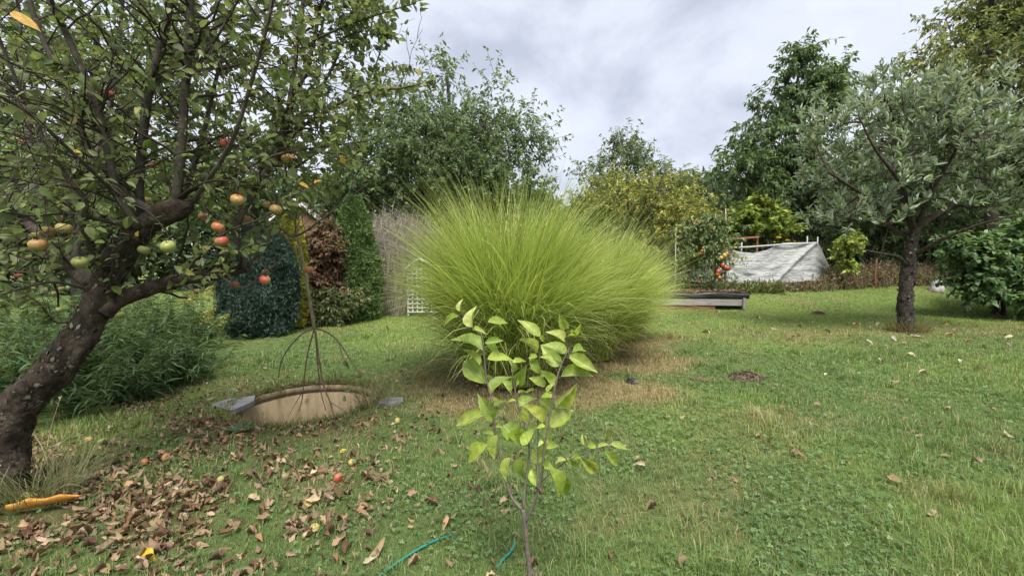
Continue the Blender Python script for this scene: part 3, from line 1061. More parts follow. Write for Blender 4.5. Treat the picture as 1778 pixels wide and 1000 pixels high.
def blades(geo, cx, cy, n, r0, len0, tilt_rng, bend, rs, width, cols, weights=None, seg=8, tip_pale=.5, jitlen=.16, power=1.0, fan=None):
    a = rs.rand(n) * 2 * np.pi
    rr_ = r0 * np.sqrt(rs.rand(n))
    t0 = np.radians(tilt_rng[0] + (tilt_rng[1] - tilt_rng[0]) * rs.rand(n) ** power)
    az = a + .8 * rs.randn(n)
    if fan is not None:
        az = fan[0] + fan[1] * rs.randn(n)
    L = len0 * (1 + jitlen * rs.randn(n)).clip(.55, 1.3)
    L = L * (1.10 - .30 * t0 / np.radians(tilt_rng[1])) if seg == 8 else L
    k = np.radians(bend[0] + (bend[1] - bend[0]) * rs.rand(n)) * (.45 + .75 * t0 / np.radians(tilt_rng[1]))
    s = np.linspace(0, 1, seg)
    th = t0[:, None] * (.35 + .65 * np.minimum(s * 2.2, 1))[None] + k[:, None] * s[None] ** 1.9
    ds = L[:, None] / (seg - 1)
    h = np.cumsum(np.c_[np.zeros(n), (np.sin(th[:, :-1]) * ds)], 1)
    z = np.cumsum(np.c_[np.zeros(n), (np.cos(th[:, :-1]) * ds)], 1)
    drift = (rs.randn(n) * .24)[:, None] * s[None] ** 2 * L[:, None]
    x = cx + (rr_ * np.cos(a))[:, None] + h * np.cos(az)[:, None] - drift * np.sin(az)[:, None]
    y = cy + (rr_ * np.sin(a))[:, None] + h * np.sin(az)[:, None] + drift * np.cos(az)[:, None]
    base_z = ground_h(np.full(n, cx), np.full(n, cy)) - .02
    c = np.stack([x, y, np.maximum(z + base_z[:, None], .03)], 2)
    ta = az + 1.57 + .9 * rs.randn(n)
    sd = np.stack([np.cos(ta), np.sin(ta), .3 * rs.randn(n)], 1)
    w = width * (.7 + .6 * rs.rand(n))[:, None] * (np.minimum(1, .55 + 1.5 * s) * np.clip(1.02 - s ** 2.6, .04, 1))[None]
    e1, e2 = c - sd[:, None] * w[:, :, None] * .5, c + sd[:, None] * w[:, :, None] * .5
    V = np.stack([e1, e2], 2).reshape(-1, 3)
    I, J = np.meshgrid(np.arange(n), np.arange(seg - 1), indexing='ij')
    b = (I * seg * 2 + J * 2).ravel()
    col = palette(n, cols, weights, .15, rs)[:, None, :] * np.ones((1, seg, 1))
    pale = np.array([.40, .38, .20])
    f = (tip_pale * s ** 3)[None, :, None]
    col = col * (1 - f) + pale * f
    geo.add(V, None, np.stack([b, b + 1, b + 3, b + 2], 1), np.repeat(col.reshape(-1, 3), 2, 0))
    return c


GCOL = [(.35, .47, .09), (.45, .54, .125), (.56, .61, .22), (.20, .30, .06)]
specs = [('large fountain of fine arching green grass right behind the sapling', CLUMPS[0], 6400, 2.28, 31, 1.0),
         ('second fountain grass clump, finer and yellower, between the largest one and the raised bed', CLUMPS[1], 4800, 2.0, 32, .92),
         ('farthest fountain grass clump, brushing the end of the timber raised bed', CLUMPS[2], 3400, 1.75, 33, .85)]
for (lab, (cx, cy, r), n, ln, sd_, k) in specs:
    rs = np.random.RandomState(sd_)
    t = thing('fountain_grass', lab, 'ornamental grass', (cx, cy, float(ground_h(cx, cy))), 'fountain grass clumps in the lawn')
    g = Geo()
    blades(g, cx, cy, n, r, ln, (0, 36), (22, 92), rs, .0125, GCOL, [3, 3, 2, 2.8], power=.7, jitlen=.075)
    blades(g, cx, cy, n // 14, r, ln * 1.06, (1, 42), (10, 110), rs, .008, [(.42, .47, .13), (.48, .46, .22), (.33, .43, .065)], None, jitlen=.10)
    blades(g, cx, cy, n // 4, r * 1.05, ln * .70, (16, 46), (45, 110), rs, .011, GCOL, [2, 2, 2, 2], power=.8)
    g.build('blades', M_GRASS, t, 'stuff')
    g = Geo()
    blades(g, cx, cy, n // 6, r * 1.05, ln * .42, (5, 48), (10, 60), rs, .009, [(.17, .13, .07), (.26, .20, .10), (.12, .085, .05)], None, seg=6, tip_pale=.2)
    blades(g, cx, cy, n // 22, r * 1.15, ln * .52, (45, 75), (40, 75), rs, .006, [(.36, .29, .15), (.28, .25, .12)], None, seg=8, tip_pale=.3)
    g.build('dry_blades', M_GRASS, t, 'stuff')
    for q in range(26 if sd_ == 31 else 6):
        g = Geo()
        blades(g, cx - .1, cy - .12, 1, r, ln * rs.uniform(.55, .85), (20, 44), (85, 130), rs, .015, [(.42, .48, .15), (.50, .50, .24)], None, seg=14, tip_pale=.5, fan=(-1.55, .75))
        g.build('arching_blade', M_GRASS, t)

# ------------------------------------------------------------------ goldenrod bed behind the apple trunk
rs = np.random.RandomState(51)
M_STEM = rough_mat('green_stem', [(.10, .13, .05), (.17, .19, .08)], 9, .6, .1)
beds = [('leafy green goldenrod clump in deep shade directly behind the apple trunk', (-4.75, 3.9), (.75, .75), 80, .95, 0),
        ('goldenrod clump with arching leafy stems behind the fork of the apple trunk', (-4.95, 5.05), (.7, .6), 85, 1.05, 0),
        ('goldenrod clump topped by a pale yellow plume under the low apple limb', (-5.05, 6.0), (.55, .5), 64, 1.10, 1),
        ('short leafy goldenrod clump spilling on to the lawn before the blue green conifer', (-5.75, 7.2), (.5, .45), 45, .62, 1),
        ('low goldenrod shoots at the front edge of the leaf litter', (-4.25, 5.0), (.28, .9), 60, .55, 0),
        ('tall goldenrod clump at the back of the bed against the hazel tree', (-6.2, 5.6), (.9, 1.1), 80, 1.15, 0)]
for (lab, c0, rad, m, H, fl) in beds:
    t = thing('goldenrod', lab, 'plant', (*c0, float(ground_h(*c0))), 'goldenrod bed behind the old apple tree')
    a, q = rs.rand(m) * 6.28, np.sqrt(rs.rand(m))
    b0 = np.stack([c0[0] + rad[0] * q * np.cos(a), c0[1] + rad[1] * q * np.sin(a), np.zeros(m)], 1)
    b0[:, 2] = ground_h(b0[:, 0], b0[:, 1]) - .02
    hh = H * (.65 + .45 * rs.rand(m))
    top = b0 + np.stack([.22 * rs.randn(m) + .12, .2 * rs.randn(m) - .10, hh], 1)
    g = Geo()
    pth = stalks(g, b0, top, .0045, bend=.05, rs=rs)
    g.build('stem', M_STEM, t, 'stuff')
    per = 44
    idx = np.repeat(np.arange(m), per)
    s = .12 + .88 * rs.rand(len(idx)) ** .8
    i0 = np.minimum((s * 4).astype(int), 3)
    fr = (s * 4 - i0)[:, None]
    pos = pth[idx, i0] * (1 - fr) + pth[idx, i0 + 1] * fr
    az = rs.rand(len(idx)) * 6.28
    D = np.stack([np.cos(az), np.sin(az), .35 * rs.randn(len(idx)) + .15], 1)
    L = .15 * (.6 + .6 * rs.rand(len(idx))) * (1.1 - .45 * s)
    g = Geo()
    leaves(g, pos, D, unit(np.array([0, 0, 1.]) + .4 * rs.randn(len(idx), 3)), L, L * .17, palette(len(idx), [(.075, .13, .055), (.105, .175, .075), (.15, .22, .10)], None, .18, rs),
           tpl=leaf_template('narrow', .2, .45))
    g.build('foliage', M_TREE_LEAF, t, 'stuff')
    if fl:
        for j in range(4 if H > 1 else 3):
            i = np.argsort(-top[:, 0] + .3 * rs.rand(m))[j * 3]
            g = Geo()
            n = 200
            u = rs.rand(n)
            az = rs.rand(n) * 6.28
            r_ = .10 * (1 - u) + .01
            pp = top[i] + np.stack([r_ * np.cos(az) + .16 * u, r_ * np.sin(az), -.10 + .24 * u - .08 * u * u], 1)
            leaves(g, pp, rdir(n, rs), rdir(n, rs), .03, .018, palette(n, [(.34, .33, .10), (.26, .27, .09), (.40, .38, .13)], None, .15, rs), 'low')
            g.build('flower_plume', M_GRASS, t, 'stuff')

# ------------------------------------------------------------------ leaf objects with shared meshes


class LeafKind:
    """A handful of shared leaf meshes; every leaf object is a copy of one of them."""

    def __init__(self, name, mat, cols, weights=None, lod='mid', n=8, fold=(.1, .3), curl=(.1, .4), wave=0.0, seed=0, jit=.15):
        r = np.random.RandomState(seed)
        self.meshes, self.hue = [], []
        for j in range(n):
            T, t, q = leaf_template(lod, r.uniform(*fold), r.uniform(*curl), wave, seed + j)
            c = palette(1, cols, weights, jit, r)[0]
            lum = float(c.mean())
            self.hue.append('dark brown' if lum < .075 else 'reddish brown' if lum < .115 else 'mid brown' if lum < .16 else 'tan' if lum < .24 else 'pale bleached')
            g = Geo()
            cv = np.tile(c, (len(T), 1)) * (1 + .10 * r.randn(len(T), 1))
            g.add(T, t, q, np.clip(cv, .01, .9))
            self.meshes.append(g.mesh(name, mat))
        self.name, self.r = name, r

    def put(self, Pp, D, N, L, W, parent=None, which=None):
        D, S, N = leaf_frames(np.array([D]), np.array([N]))
        M = np.eye(4)
        M[:3, 0], M[:3, 1], M[:3, 2] = D[0] * L, S[0] * W, N[0] * L
        off = ROOTLOC.get(parent.name, np.zeros(3)) if parent is not None else 0
        M[:3, 3] = np.asarray(Pp) - off
        k = self.r.randint(len(self.meshes)) if which is None else which
        o = bpy.data.objects.new(self.name, self.meshes[k])
        COL.objects.link(o)
        if parent is not None:
            o.parent = parent
        o.matrix_local = Matrix(M.tolist())
        return o


def split_largest(lp, L, count=300, x1=1778):
    px, py, f = proj(lp)
    ok = (px > 5) & (px < x1 - 5) & (py > 5) & (py < 995) & (f > .6)
    score = np.where(ok, L / f, 0)
    big = np.argsort(-score)[:count]
    rest = np.ones(len(lp), bool)
    rest[big] = False
    return big, rest


# ------------------------------------------------------------------ old apple tree
rs = np.random.RandomState(61)
b = gp(2, 905)
T_APPLE = thing('old_apple_tree', 'old leaning apple tree with dark knobbly trunk and upright shoots, laden with apples', 'tree', b)


def pp(lst, d0=None):
    return [P(*q) for q in lst]


g = Geo()
trunk = smooth_path([P(-6, 960, 2.62), P(2, 880, 2.62), P(6, 800, 2.64), P(22, 728, 2.66), P(64, 672, 2.68), P(115, 620, 2.72), P(155, 555, 2.76), P(185, 490, 2.8), P(215, 432, 2.82), P(255, 390, 2.82), P(302, 366, 2.82)], 170)
tube(g, trunk, [.17, .135, .112, .106, .100, .092, .087, .082, .076, .066, .062], 40, rough=.13, seed=4)
g.build('trunk', M_BARK, T_APPLE)
g = Geo()
knob = smooth_path([P(245, 396, 2.82), P(285, 372, 2.80), P(312, 362, 2.80), P(334, 357, 2.82)], 12)
tube(g, knob, [.055, .070, .060, .026], 14, rough=.22, seed=8)
g.build('knob', M_BARK, T_APPLE)


def bark_flakes(pth, rad, n, rs, parent, size=.03, ang_=None):
    """Loose scales of bark and crusts of lichen lying on a trunk."""
    s_ = rs.rand(n) * (len(pth) - 2)
    i_ = s_.astype(int)
    f_ = (s_ - i_)[:, None]
    c_ = pth[i_] * (1 - f_) + pth[i_ + 1] * f_
    tn = unit(pth[i_ + 1] - pth[i_])
    o_ = rdir(n, rs)
    o_ = unit(o_ - tn * np.sum(o_ * tn, 1, keepdims=True))
    R_ = np.interp(s_ / (len(pth) - 1), np.linspace(0, 1, len(rad)), rad)
    L_ = size * (.4 + 1.1 * rs.rand(n) ** 1.5)
    pos = c_ + o_ * (R_ * (1.0 + .03 * rs.rand(n)))[:, None] - tn * L_[:, None] * .5
    g_ = Geo()
    leaves(g_, pos, unit(tn + o_ * (.12 + .15 * rs.randn(n, 1)) + .35 * rdir(n, rs)), o_, L_, L_ * rs.uniform(.35, .9, n),
           palette(n, [(.03, .023, .018), (.06, .047, .038), (.11, .09, .072), (.20, .20, .165), (.14, .15, .10), (.27, .26, .23)], [4, 4, 2.5, .45, .6, .12], .2, rs), tpl=leaf_template('mid', -.12, .12))
    g_.build('bark_flakes', M_FLAKE, parent, 'stuff')


M_FLAKE = leaf_mat('bark_flake', 0, .9, .15)
T_RAD = [.17, .135, .112, .106, .100, .092, .087, .082, .076, .066, .062]
bark_flakes(trunk, T_RAD, 2600, np.random.RandomState(3), T_APPLE)
SKEL = []       # (path, r0, r1): wood that twigs grow from


def limb(name, pts, r0, r1, mat=None, sides=9, n=22, rough=.05, seed=0):
    pth = smooth_path(pp(pts), n)
    g = Geo()
    tube(g, pth, [r0, (r0 * .55 + r1 * .45), r1], sides, rough=rough, seed=seed)
    g.build(name, mat or M_SHOOT, T_APPLE)
    SKEL.append((pth, r0, r1))
    return pth


limb('limb', [(178, 545, 2.76), (205, 522, 2.82), (250, 504, 2.9), (320, 485, 2.98), (382, 476, 3.02), (432, 466, 3.05)], .062, .026, M_BARK, 12, 50, .12, 2)
limb('limb', [(172, 500, 2.82), (128, 468, 2.95), (92, 425, 3.1), (45, 385, 3.35), (-10, 345, 3.5), (-90, 290, 3.6)], .048, .022, M_BARK, 10, 40, .10, 3)
SH = [([(282, 374, 2.78), (224, 340, 2.72), (156, 258, 2.65), (136, 211, 2.62), (109, 143, 2.6), (71, 61, 2.55), (45, -20, 2.5), (10, -150, 2.45)], .024, .010),
      ([(240, 395, 2.75), (204, 335, 2.65), (180, 225, 2.55), (160, 163, 2.5), (116, 61, 2.45), (85, 0, 2.4), (45, -110, 2.35)], .025, .011),
      ([(250, 385, 2.8), (241, 320, 2.78), (258, 163, 2.75), (285, 60, 2.7), (296, 0, 2.68), (318, -130, 2.62)], .029, .014),
      ([(300, 366, 2.8), (309, 320, 2.78), (323, 136, 2.75), (331, 0, 2.72), (336, -140, 2.7)], .031, .017),
      ([(310, 364, 2.84), (345, 265, 2.95), (372, 150, 3.0), (400, 40, 3.05), (412, -80, 3.1)], .017, .007),
      ([(428, 468, 3.05), (408, 405, 3.12), (440, 335, 3.2), (479, 272, 3.25), (500, 197, 3.3), (527, 0, 3.35), (540, -110, 3.35)], .030, .012),
      ([(438, 340, 3.2), (472, 275, 3.28), (496, 210, 3.35), (537, 102, 3.45), (560, 0, 3.5), (592, -110, 3.5)], .024, .010),
      ([(482, 270, 3.25), (520, 225, 3.2), (580, 185, 3.15), (640, 160, 3.1), (700, 153, 3.05), (752, 140, 3.02)], .013, .004),
      ([(545, 70, 3.45), (600, 46, 3.4), (650, 28, 3.35), (722, 6, 3.3)], .011, .004),
      ([(312, 366, 2.84), (385, 318, 2.9), (470, 272, 2.95), (560, 255, 3.0), (640, 245, 3.0)], .014, .004),
      ([(428, 466, 3.04), (480, 400, 3.1), (505, 410, 3.1), (530, 402, 3.1), (585, 360, 3.12), (640, 318, 3.12)], .011, .0035),
      ([(250, 382, 2.8), (150, 306, 2.6), (60, 292, 2.45), (-30, 288, 2.3)], .012, .005),
      ([(238, 398, 2.8), (130, 372, 2.55), (50, 374, 2.4), (-40, 360, 2.2)], .012, .005),
      ([(180, 480, 2.8), (145, 405, 2.6), (148, 350, 2.5), (110, 300, 2.4), (60, 210, 2.3), (20, 120, 2.2), (-20, 20, 2.1)], .017, .006),
      ([(165, 505, 2.8), (90, 490, 2.6), (10, 508, 2.4), (-60, 520, 2.3)], .010, .004),
      ([(160, 545, 2.78), (100, 560, 2.7), (60, 520, 2.6), (-20, 480, 2.5)], .008, .003),
      ([(330, 358, 2.82), (400, 250, 2.6), (440, 130, 2.45), (470, 20, 2.35), (490, -90, 2.3)], .014, .006),
      ([(205, 340, 2.6), (120, 260, 2.2), (40, 190, 1.9), (-60, 140, 1.7)], .011, .005),
      ([(380, 478, 3.0), (420, 500, 2.95), (455, 478, 2.9), (500, 440, 2.85)], .010, .004),
      ([(320, 486, 2.98), (340, 450, 2.9), (390, 405, 2.85), (470, 372, 2.8), (520, 330, 2.8)], .011, .004),
      ([(92, 425, 3.1), (60, 300, 3.2), (40, 150, 3.3), (30, 0, 3.4), (20, -120, 3.4)], .02, .008),
      ([(128, 468, 2.95), (150, 330, 3.1), (190, 180, 3.3), (210, 40, 3.4), (220, -100, 3.4)], .02, .008),
      ([(479, 272, 3.25), (560, 150, 3.6), (610, 40, 3.8), (640, -60, 3.9)], .014, .006),
      ([(440, 335, 3.2), (530, 280, 3.4), (600, 215, 3.6), (650, 120, 3.7), (672, 40, 3.75)], .012, .004),
      ([(320, 140, 2.75), (380, 60, 2.6), (430, -30, 2.5)], .009, .004)]
for i, (pts, r0, r1) in enumerate(SH):
    limb('shoot', pts, r0, r1, M_SHOOT, 7, 26, .035, 20 + i)

HANG = [(65, 425, 35, 'orange', 'large orange apple hanging lowest of the three clustered beside the trunk'),
        (84, 401, 30, 'orange', 'orange red apple partly hidden by a leaf in the cluster beside the trunk'),
        (111, 396, 31, 'yellow', 'yellow green apple at the top of the cluster beside the trunk'),
        (139, 455, 32, 'green', 'large green apple touching the dark trunk just below its fork'),
        (93, 510, 17, 'green', 'upper of the small pale green apples in the shade behind the trunk'),
        (107, 501, 14, 'yellow', 'small yellowish apple almost touching another in the shade behind the trunk'),
        (103, 538, 17, 'green', 'lowest green apple in the shade behind the leaning trunk'),
        (208, 547, 21, 'green', 'bright green apple hanging in the angle under the low limb'),
        (256, 497, 18, 'green', 'green apple just above the start of the low limb'),
        (250, 434, 24, 'green', 'flat green apple in the gap between trunk top and low limb'),
        (292, 428, 30, 'green', 'large green apple with brownish patch between trunk top and low limb'),
        (256, 347, 15, 'yellow', 'small yellow apple between the bases of the upright shoots'),
        (213, 361, 14, 'yellow', 'small yellow apple just above the dark elbow of the trunk'),
        (379, 395, 25, 'orange', 'orange apple with red flush, upper of two above the low limb end'),
        (385, 419, 26, 'red', 'red apple with a dark hollow, lower of two above the low limb end'),
        (430, 381, 17, 'red', 'small round red apple beside the upright second stem'),
        (412, 347, 25, 'orange', 'streaked orange apple pressed against the upright second stem'),
        (479, 364, 23, 'orange', 'orange apple with a dark pit beside the leaning dead branch'),
        (461, 354, 19, 'yellow', 'pale yellow apple half hidden behind the orange one with a pit'),
        (460, 486, 21, 'red', 'bright red apple hanging in front of the blue green conifer'),
        (461, 472, 13, 'orange', 'small dull apple sitting right above the bright red one'),
        (536, 468, 17, 'orange', 'brownish apple against the copper shrub by the dead branch'),
        (392, 249, 22, 'red', 'red apple high in the crown among crossing thin twigs'),
        (187, 164, 25, 'red', 'pinkish red apple highest of all in the crown'),
        (40, 248, 16, 'red', 'deep red apple tucked under leaves at the crown edge'),
        (264, 288, 13, 'red', 'small dark red apple beside the thick upright shoot'),
        (498, 276, 20, 'orange', 'orange apple high beside the paired upright stems'),
        (408, 494, 17, 'red', 'pink apple hidden behind leaves at the tip of the low limb'),
        (30, 479, 14, 'red', 'small pink apple deep behind the shaded crossing twigs'),
        (352, 376, 17, 'orange', 'orange apple behind the knob of cut wood on the trunk top'),
        (50, 388, 10, 'red', 'tiny red apple above the large cluster beside the trunk')]
# region of the picture that the crown fills, used to keep stray twigs off the open sky
CROWN = np.array([(-400, -500), (760, -500), (745, -40), (740, 24), (712, 56), (668, 90), (672, 112), (768, 92), (782, 160), (722, 182), (690, 205), (640, 240), (622, 300), (585, 345), (540, 366), (500, 384), (468, 425), (425, 450),
                  (395, 480), (330, 520), (270, 500), (150, 560), (0, 560), (-400, 620)], float)


def inside(poly, x, y):
    r = np.zeros(np.shape(x), bool)
    j = len(poly) - 1
    for i in range(len(poly)):
        xi, yi = poly[i]
        xj, yj = poly[j]
        r ^= ((yi > y) != (yj > y)) & (x < (xj - xi) * (y - yi) / (yj - yi + 1e-9) + xi)
        j = i
    return r


starts, dirs, lens, rads = [], [], [], []
for (pth, r0, r1) in SKEL:
    ln = np.linalg.norm(np.diff(pth, axis=0), axis=1).sum()
    m = int(ln * 21)
    for _ in range(m):
        s = rs.uniform(.12, 1.0)
        i = min(int(s * (len(pth) - 1)), len(pth) - 2)
        tn = unit(pth[i + 1] - pth[i])
        d = rdir(1, rs)[0]
        d = unit(d - tn * d.dot(tn))
        d = unit(d * 1.0 + tn * .55 + np.array([0, 0, .18]))
        starts.append(pth[i])
        dirs.append(d)
        lens.append(rs.uniform(.18, .75) * (1.05 - .35 * s))
        rads.append(max(.0022, r1 * .55))
# crossing bare interior twigs that carry more twigs
starts, dirs, lens, rads = np.array(starts), np.array(dirs), np.array(lens), np.array(rads)
s2 = np.repeat(np.arange(len(starts)), 2)
u = .25 + .7 * rs.rand(len(s2))
st2 = starts[s2] + dirs[s2] * (lens[s2] * u)[:, None] - np.array([0, 0, 1]) * (.12 * lens[s2] * u ** 2)[:, None]
d2 = unit(dirs[s2] * .6 + rdir(len(s2), rs) * .9 + np.array([0, 0, .1]))
l2 = lens[s2] * (.25 + .4 * rs.rand(len(s2)))
ex, ey, ef = proj(st2 + d2 * l2[:, None])
fx, fy, ff = proj(starts + dirs * lens[:, None])
k1 = inside(CROWN, fx, fy) & (ff > .9)
k2 = inside(CROWN, ex, ey) & k1[s2] & (ef > .9)
tw_a, lf_a = sprays(starts[k1], dirs[k1], lens[k1], 6, .12, 6, .07, .058, .56, .5, .9, .25, rs, .2)
tw_b, lf_b = sprays(st2[k2], d2[k2], l2[k2], 7, .12, 5, .06, .055, .56, .5, .9, .25, rs, .1)
# the long sprays that stand against the sky carry leaves on their own wood too
tips = np.array([7, 8, 9, 10, 18])
g = Geo()
tubes(g, tw_a, np.linspace(1, .5, 6)[None] * rads[k1][:, None], 4)
tubes(g, tw_b, np.linspace(1, .55, 5)[None] * np.full((k2.sum(), 1), .0024), 3)
lp, lD, lN, lL, lW = [np.concatenate([a, b_]) for a, b_ in zip(lf_a[:5], lf_b[:5])]
for (pth, r0, r1) in SKEL[2:]:
    m = 60 if r1 < .0055 else 26
    i = rs.randint(6, len(pth) - 1, m)
    f = rs.rand(m, 1)
    pos = pth[i] * (1 - f) + pth[i + 1] * f
    tn = unit(pth[i + 1] - pth[i])
    sd_ = rdir(m, rs)
    D = unit(tn * .6 + unit(sd_ - tn * np.sum(sd_ * tn, 1, keepdims=True)) + [0, 0, -.1])
    L = .066 * (1 + .2 * rs.randn(m)).clip(.5, 1.4)
    lp, lD, lN, lL, lW = np.concatenate([lp, pos]), np.concatenate([lD, D]), np.concatenate([lN, unit(rdir(m, rs) + [0, 0, 1])]), np.concatenate([lL, L]), np.concatenate([lW, L * .56])
px, py, f = proj(lp + lD * lL[:, None] * .6)
k = inside(CROWN, px, py) & (f > .8) & ((f > 2.25) | (rs.rand(len(px)) < .15))
front = (f < 2.78) & (px > -50)
k &= ~front | (rs.rand(len(px)) < .42)
for (ax, ay, aw, _k, _l) in HANG:        # nothing grows right before a fruit that the view shows
    aD = np.clip(.072 * F_PX * math.hypot(1, (ax - 889) / F_PX) / aw, 1.9, 3.4)
    k &= ~((np.hypot(px - ax, py - ay) < aw * .5 + 13) & (f < aD + .1) & (rs.rand(len(px)) < .93))
# the upright shoots stand clear of most of the leaves
for (pts, r0, r1) in SH[:7]:
    sp = smooth_path(np.array(pts, float), 80)
    for q in sp[::2]:
        k &= ~((np.hypot(px - q[0], py - q[1]) < 17) & (f < q[2] + .05) & (rs.rand(len(px)) < .10))
lp, lD, lN, lL, lW = lp[k], lD[k], lN[k], lL[k], lW[k]
g.build('twigs', M_TWIG, T_APPLE, 'stuff')
APPLE_COLS = [(.145, .185, .07), (.19, .235, .085), (.24, .275, .115), (.10, .13, .052), (.28, .27, .08), (.36, .26, .05)]
APPLE_W = [4, 4, 2.4, 2.4, .5, .12]
big, rest = split_largest(lp, lL, 290)
LK_APPLE = LeafKind('leaf', M_APPLE_LEAF, APPLE_COLS[:5], APPLE_W[:5], 'high', 12, (.08, .32), (.05, .4), .35, 7)
for i in big:
    LK_APPLE.put(lp[i], lD[i], lN[i], lL[i], lW[i], T_APPLE)
g = Geo()
leaves(g, lp[rest], lD[rest], lN[rest], lL[rest], lW[rest], palette(rest.sum(), APPLE_COLS, APPLE_W, .17, rs), 'mid')
g.build('foliage', M_APPLE_LEAF, T_APPLE, 'stuff')
LK_YEL = LeafKind('leaf', M_DEADLEAF, [(.40, .27, .05), (.34, .24, .06)], None, 'high', 3, (.1, .3), (.1, .3), .3, 17)
for (x, y, d, L, dd) in ((18, 22, 1.9, .11, (1, .2, -.5)), (520, 318, 2.8, .065, (1, 0, -.4)), (497, 268, 2.8, .06, (1, .3, -.3)), (120, 262, 2.3, .055, (1, .1, 0)), (545, 318, 2.9, .055, (.6, .2, .4)), (590, 270, 2.95, .07, (.5, .2, -.8))):
    o = LK_YEL.put(P(x, y, d), dd, (0, -.7, .6), L, L * .45, T_APPLE)
    o['label'] = 'yellowed leaf'

# ------------------------------------------------------------------ apples
M_APPLE = leaf_mat('apple_skin', 0, .45, .35, blotch=6)


def apple_mesh(kind, seed):
    r = np.random.RandomState(seed)
    nu, nv = 18, 11
    V, C = [], []
    base = {'green': (.24, .28, .085), 'yellow': (.36, .32, .11), 'orange': (.34, .25, .09), 'red': (.34, .20, .09)}[kind]
    blush = {'green': (.32, .20, .08), 'yellow': (.36, .19, .08), 'orange': (.37, .11, .05), 'red': (.36, .06, .05)}[kind]
    amt = {'green': .12, 'yellow': .3, 'orange': .75, 'red': 1.15}[kind]
    b0 = r.rand() * 6.28
    for j in range(nv + 1):
        th = math.pi * j / nv
        rho = math.sin(th) ** .9
        z = math.cos(th)
        zz = z * .86 - .30 * math.exp(-(rho / .26) ** 2) * (1 if z > 0 else -.75) - .07 * (z < 0) * rho
        for i in range(nu):
            a = 2 * math.pi * i / nu
            lump = 1 + .035 * math.cos(5 * a + seed) * (1 - z) * .5 + .04 * math.sin(2 * a + seed)
            rr_ = rho * (1.0 + .07 * z) * lump
            V.append((rr_ * math.cos(a), rr_ * math.sin(a), zz))
            f = np.clip(amt * (.55 + .5 * math.cos(a - b0) + .35 * z + .55 * (r.rand() - .5)), 0, 1)
            C.append(np.array(base) * (1 - f) + np.array(blush) * f)
    q = [[j * nu + i, j * nu + (i + 1) % nu, (j + 1) * nu + (i + 1) % nu, (j + 1) * nu + i] for j in range(nv) for i in range(nu)]
    g = Geo()
    g.add(V, None, np.array(q)[:, ::-1], C)
    return g.mesh('apple', M_APPLE)


AM = {k: [apple_mesh(k, s + 10 * i) for s in (1, 2, 3)] for i, k in enumerate(('green', 'yellow', 'orange', 'red'))}
g = Geo()
tube(g, [(0, 0, .50), (.05, 0, .85), (.13, 0, 1.25)], [.06, .045, .055], 5)
STALK_MESH = g.mesh('stalk', M_TWIG)
g = Geo()
leaves(g, np.array([[0, 0, -.62]] * 5), np.array([[math.cos(k * 1.257), math.sin(k * 1.257), -.5] for k in range(5)]), np.array([[0, 0, 1.]] * 5), .18, .10, np.full((5, 3), .05), 'low')
CALYX_MESH = g.mesh('calyx', M_TWIG)


def put_apple(name, pos, r, kind, label, rs, tilt=.25, group=None):
    o = bpy.data.objects.new(name, AM[kind][rs.randint(3)])
    COL.objects.link(o)
    o.location = tuple(pos)
    o.scale = (r, r, r * rs.uniform(.9, 1.0))
    o.rotation_euler = (rs.randn() * tilt, rs.randn() * tilt, rs.rand() * 6.28)
    tag(o, label, 'apple', group)
    for nm, me in (('stalk', STALK_MESH), ('calyx', CALYX_MESH)):
        c = bpy.data.objects.new(nm, me)
        COL.objects.link(c)
        c.parent = o
    return o


allw = np.concatenate([s[0] for s in SKEL[2:]] + [tw_a[:, ::2].reshape(-1, 3)])
rs = np.random.RandomState(71)
g = Geo()
for (x, y, w, kind, lab) in HANG:
    sec = math.hypot(1, (x - 889) / F_PX)
    rad = .036 * rs.uniform(.93, 1.06)
    d = 2 * rad * F_PX * sec / w
    d = float(np.clip(d, 1.9, 3.4))
    rad = w * d / F_PX / sec / 2
    pos = P(x, y, d)
    put_apple('apple', pos, rad, kind, lab, rs, group='apples hanging in the old tree')
    topp = pos + np.array([0, 0, rad * .75])
    up_ = allw[:, 2] > pos[2] + rad * .8
    dist = np.linalg.norm(allw[up_] - topp, axis=1)
    a_ = allw[up_][np.argmin(dist)]
    pth = smooth_path([a_, a_ * .45 + (topp + [0, 0, .05]) * .55 + [0, 0, .03], topp + [0, 0, .04], topp - [0, 0, rad * .15]], 9)
    tube(g, pth, [.0035, .0025, .002], 4)
g.build('fruit_spurs', M_TWIG, T_APPLE, 'stuff')

# ------------------------------------------------------------------ silvery apple tree on the lawn
rs = np.random.RandomState(81)
b = gp(1574, 577)
D0 = b[1]
T2 = thing('silvery_apple_tree', 'small apple tree with silvery green leaves and cracked grey trunk standing alone on the lawn', 'tree', b)


def limb2(name, pts, r, sides=9, n=16, rough=.08, seed=0, mat=None):
    pth = smooth_path([P(x, y, D0 + d) for (x, y, d) in pts], n)
    g = Geo()
    tube(g, pth, r, sides, rough=rough, seed=seed)
    g.build(name, mat or M_BARK, T2)
    return pth


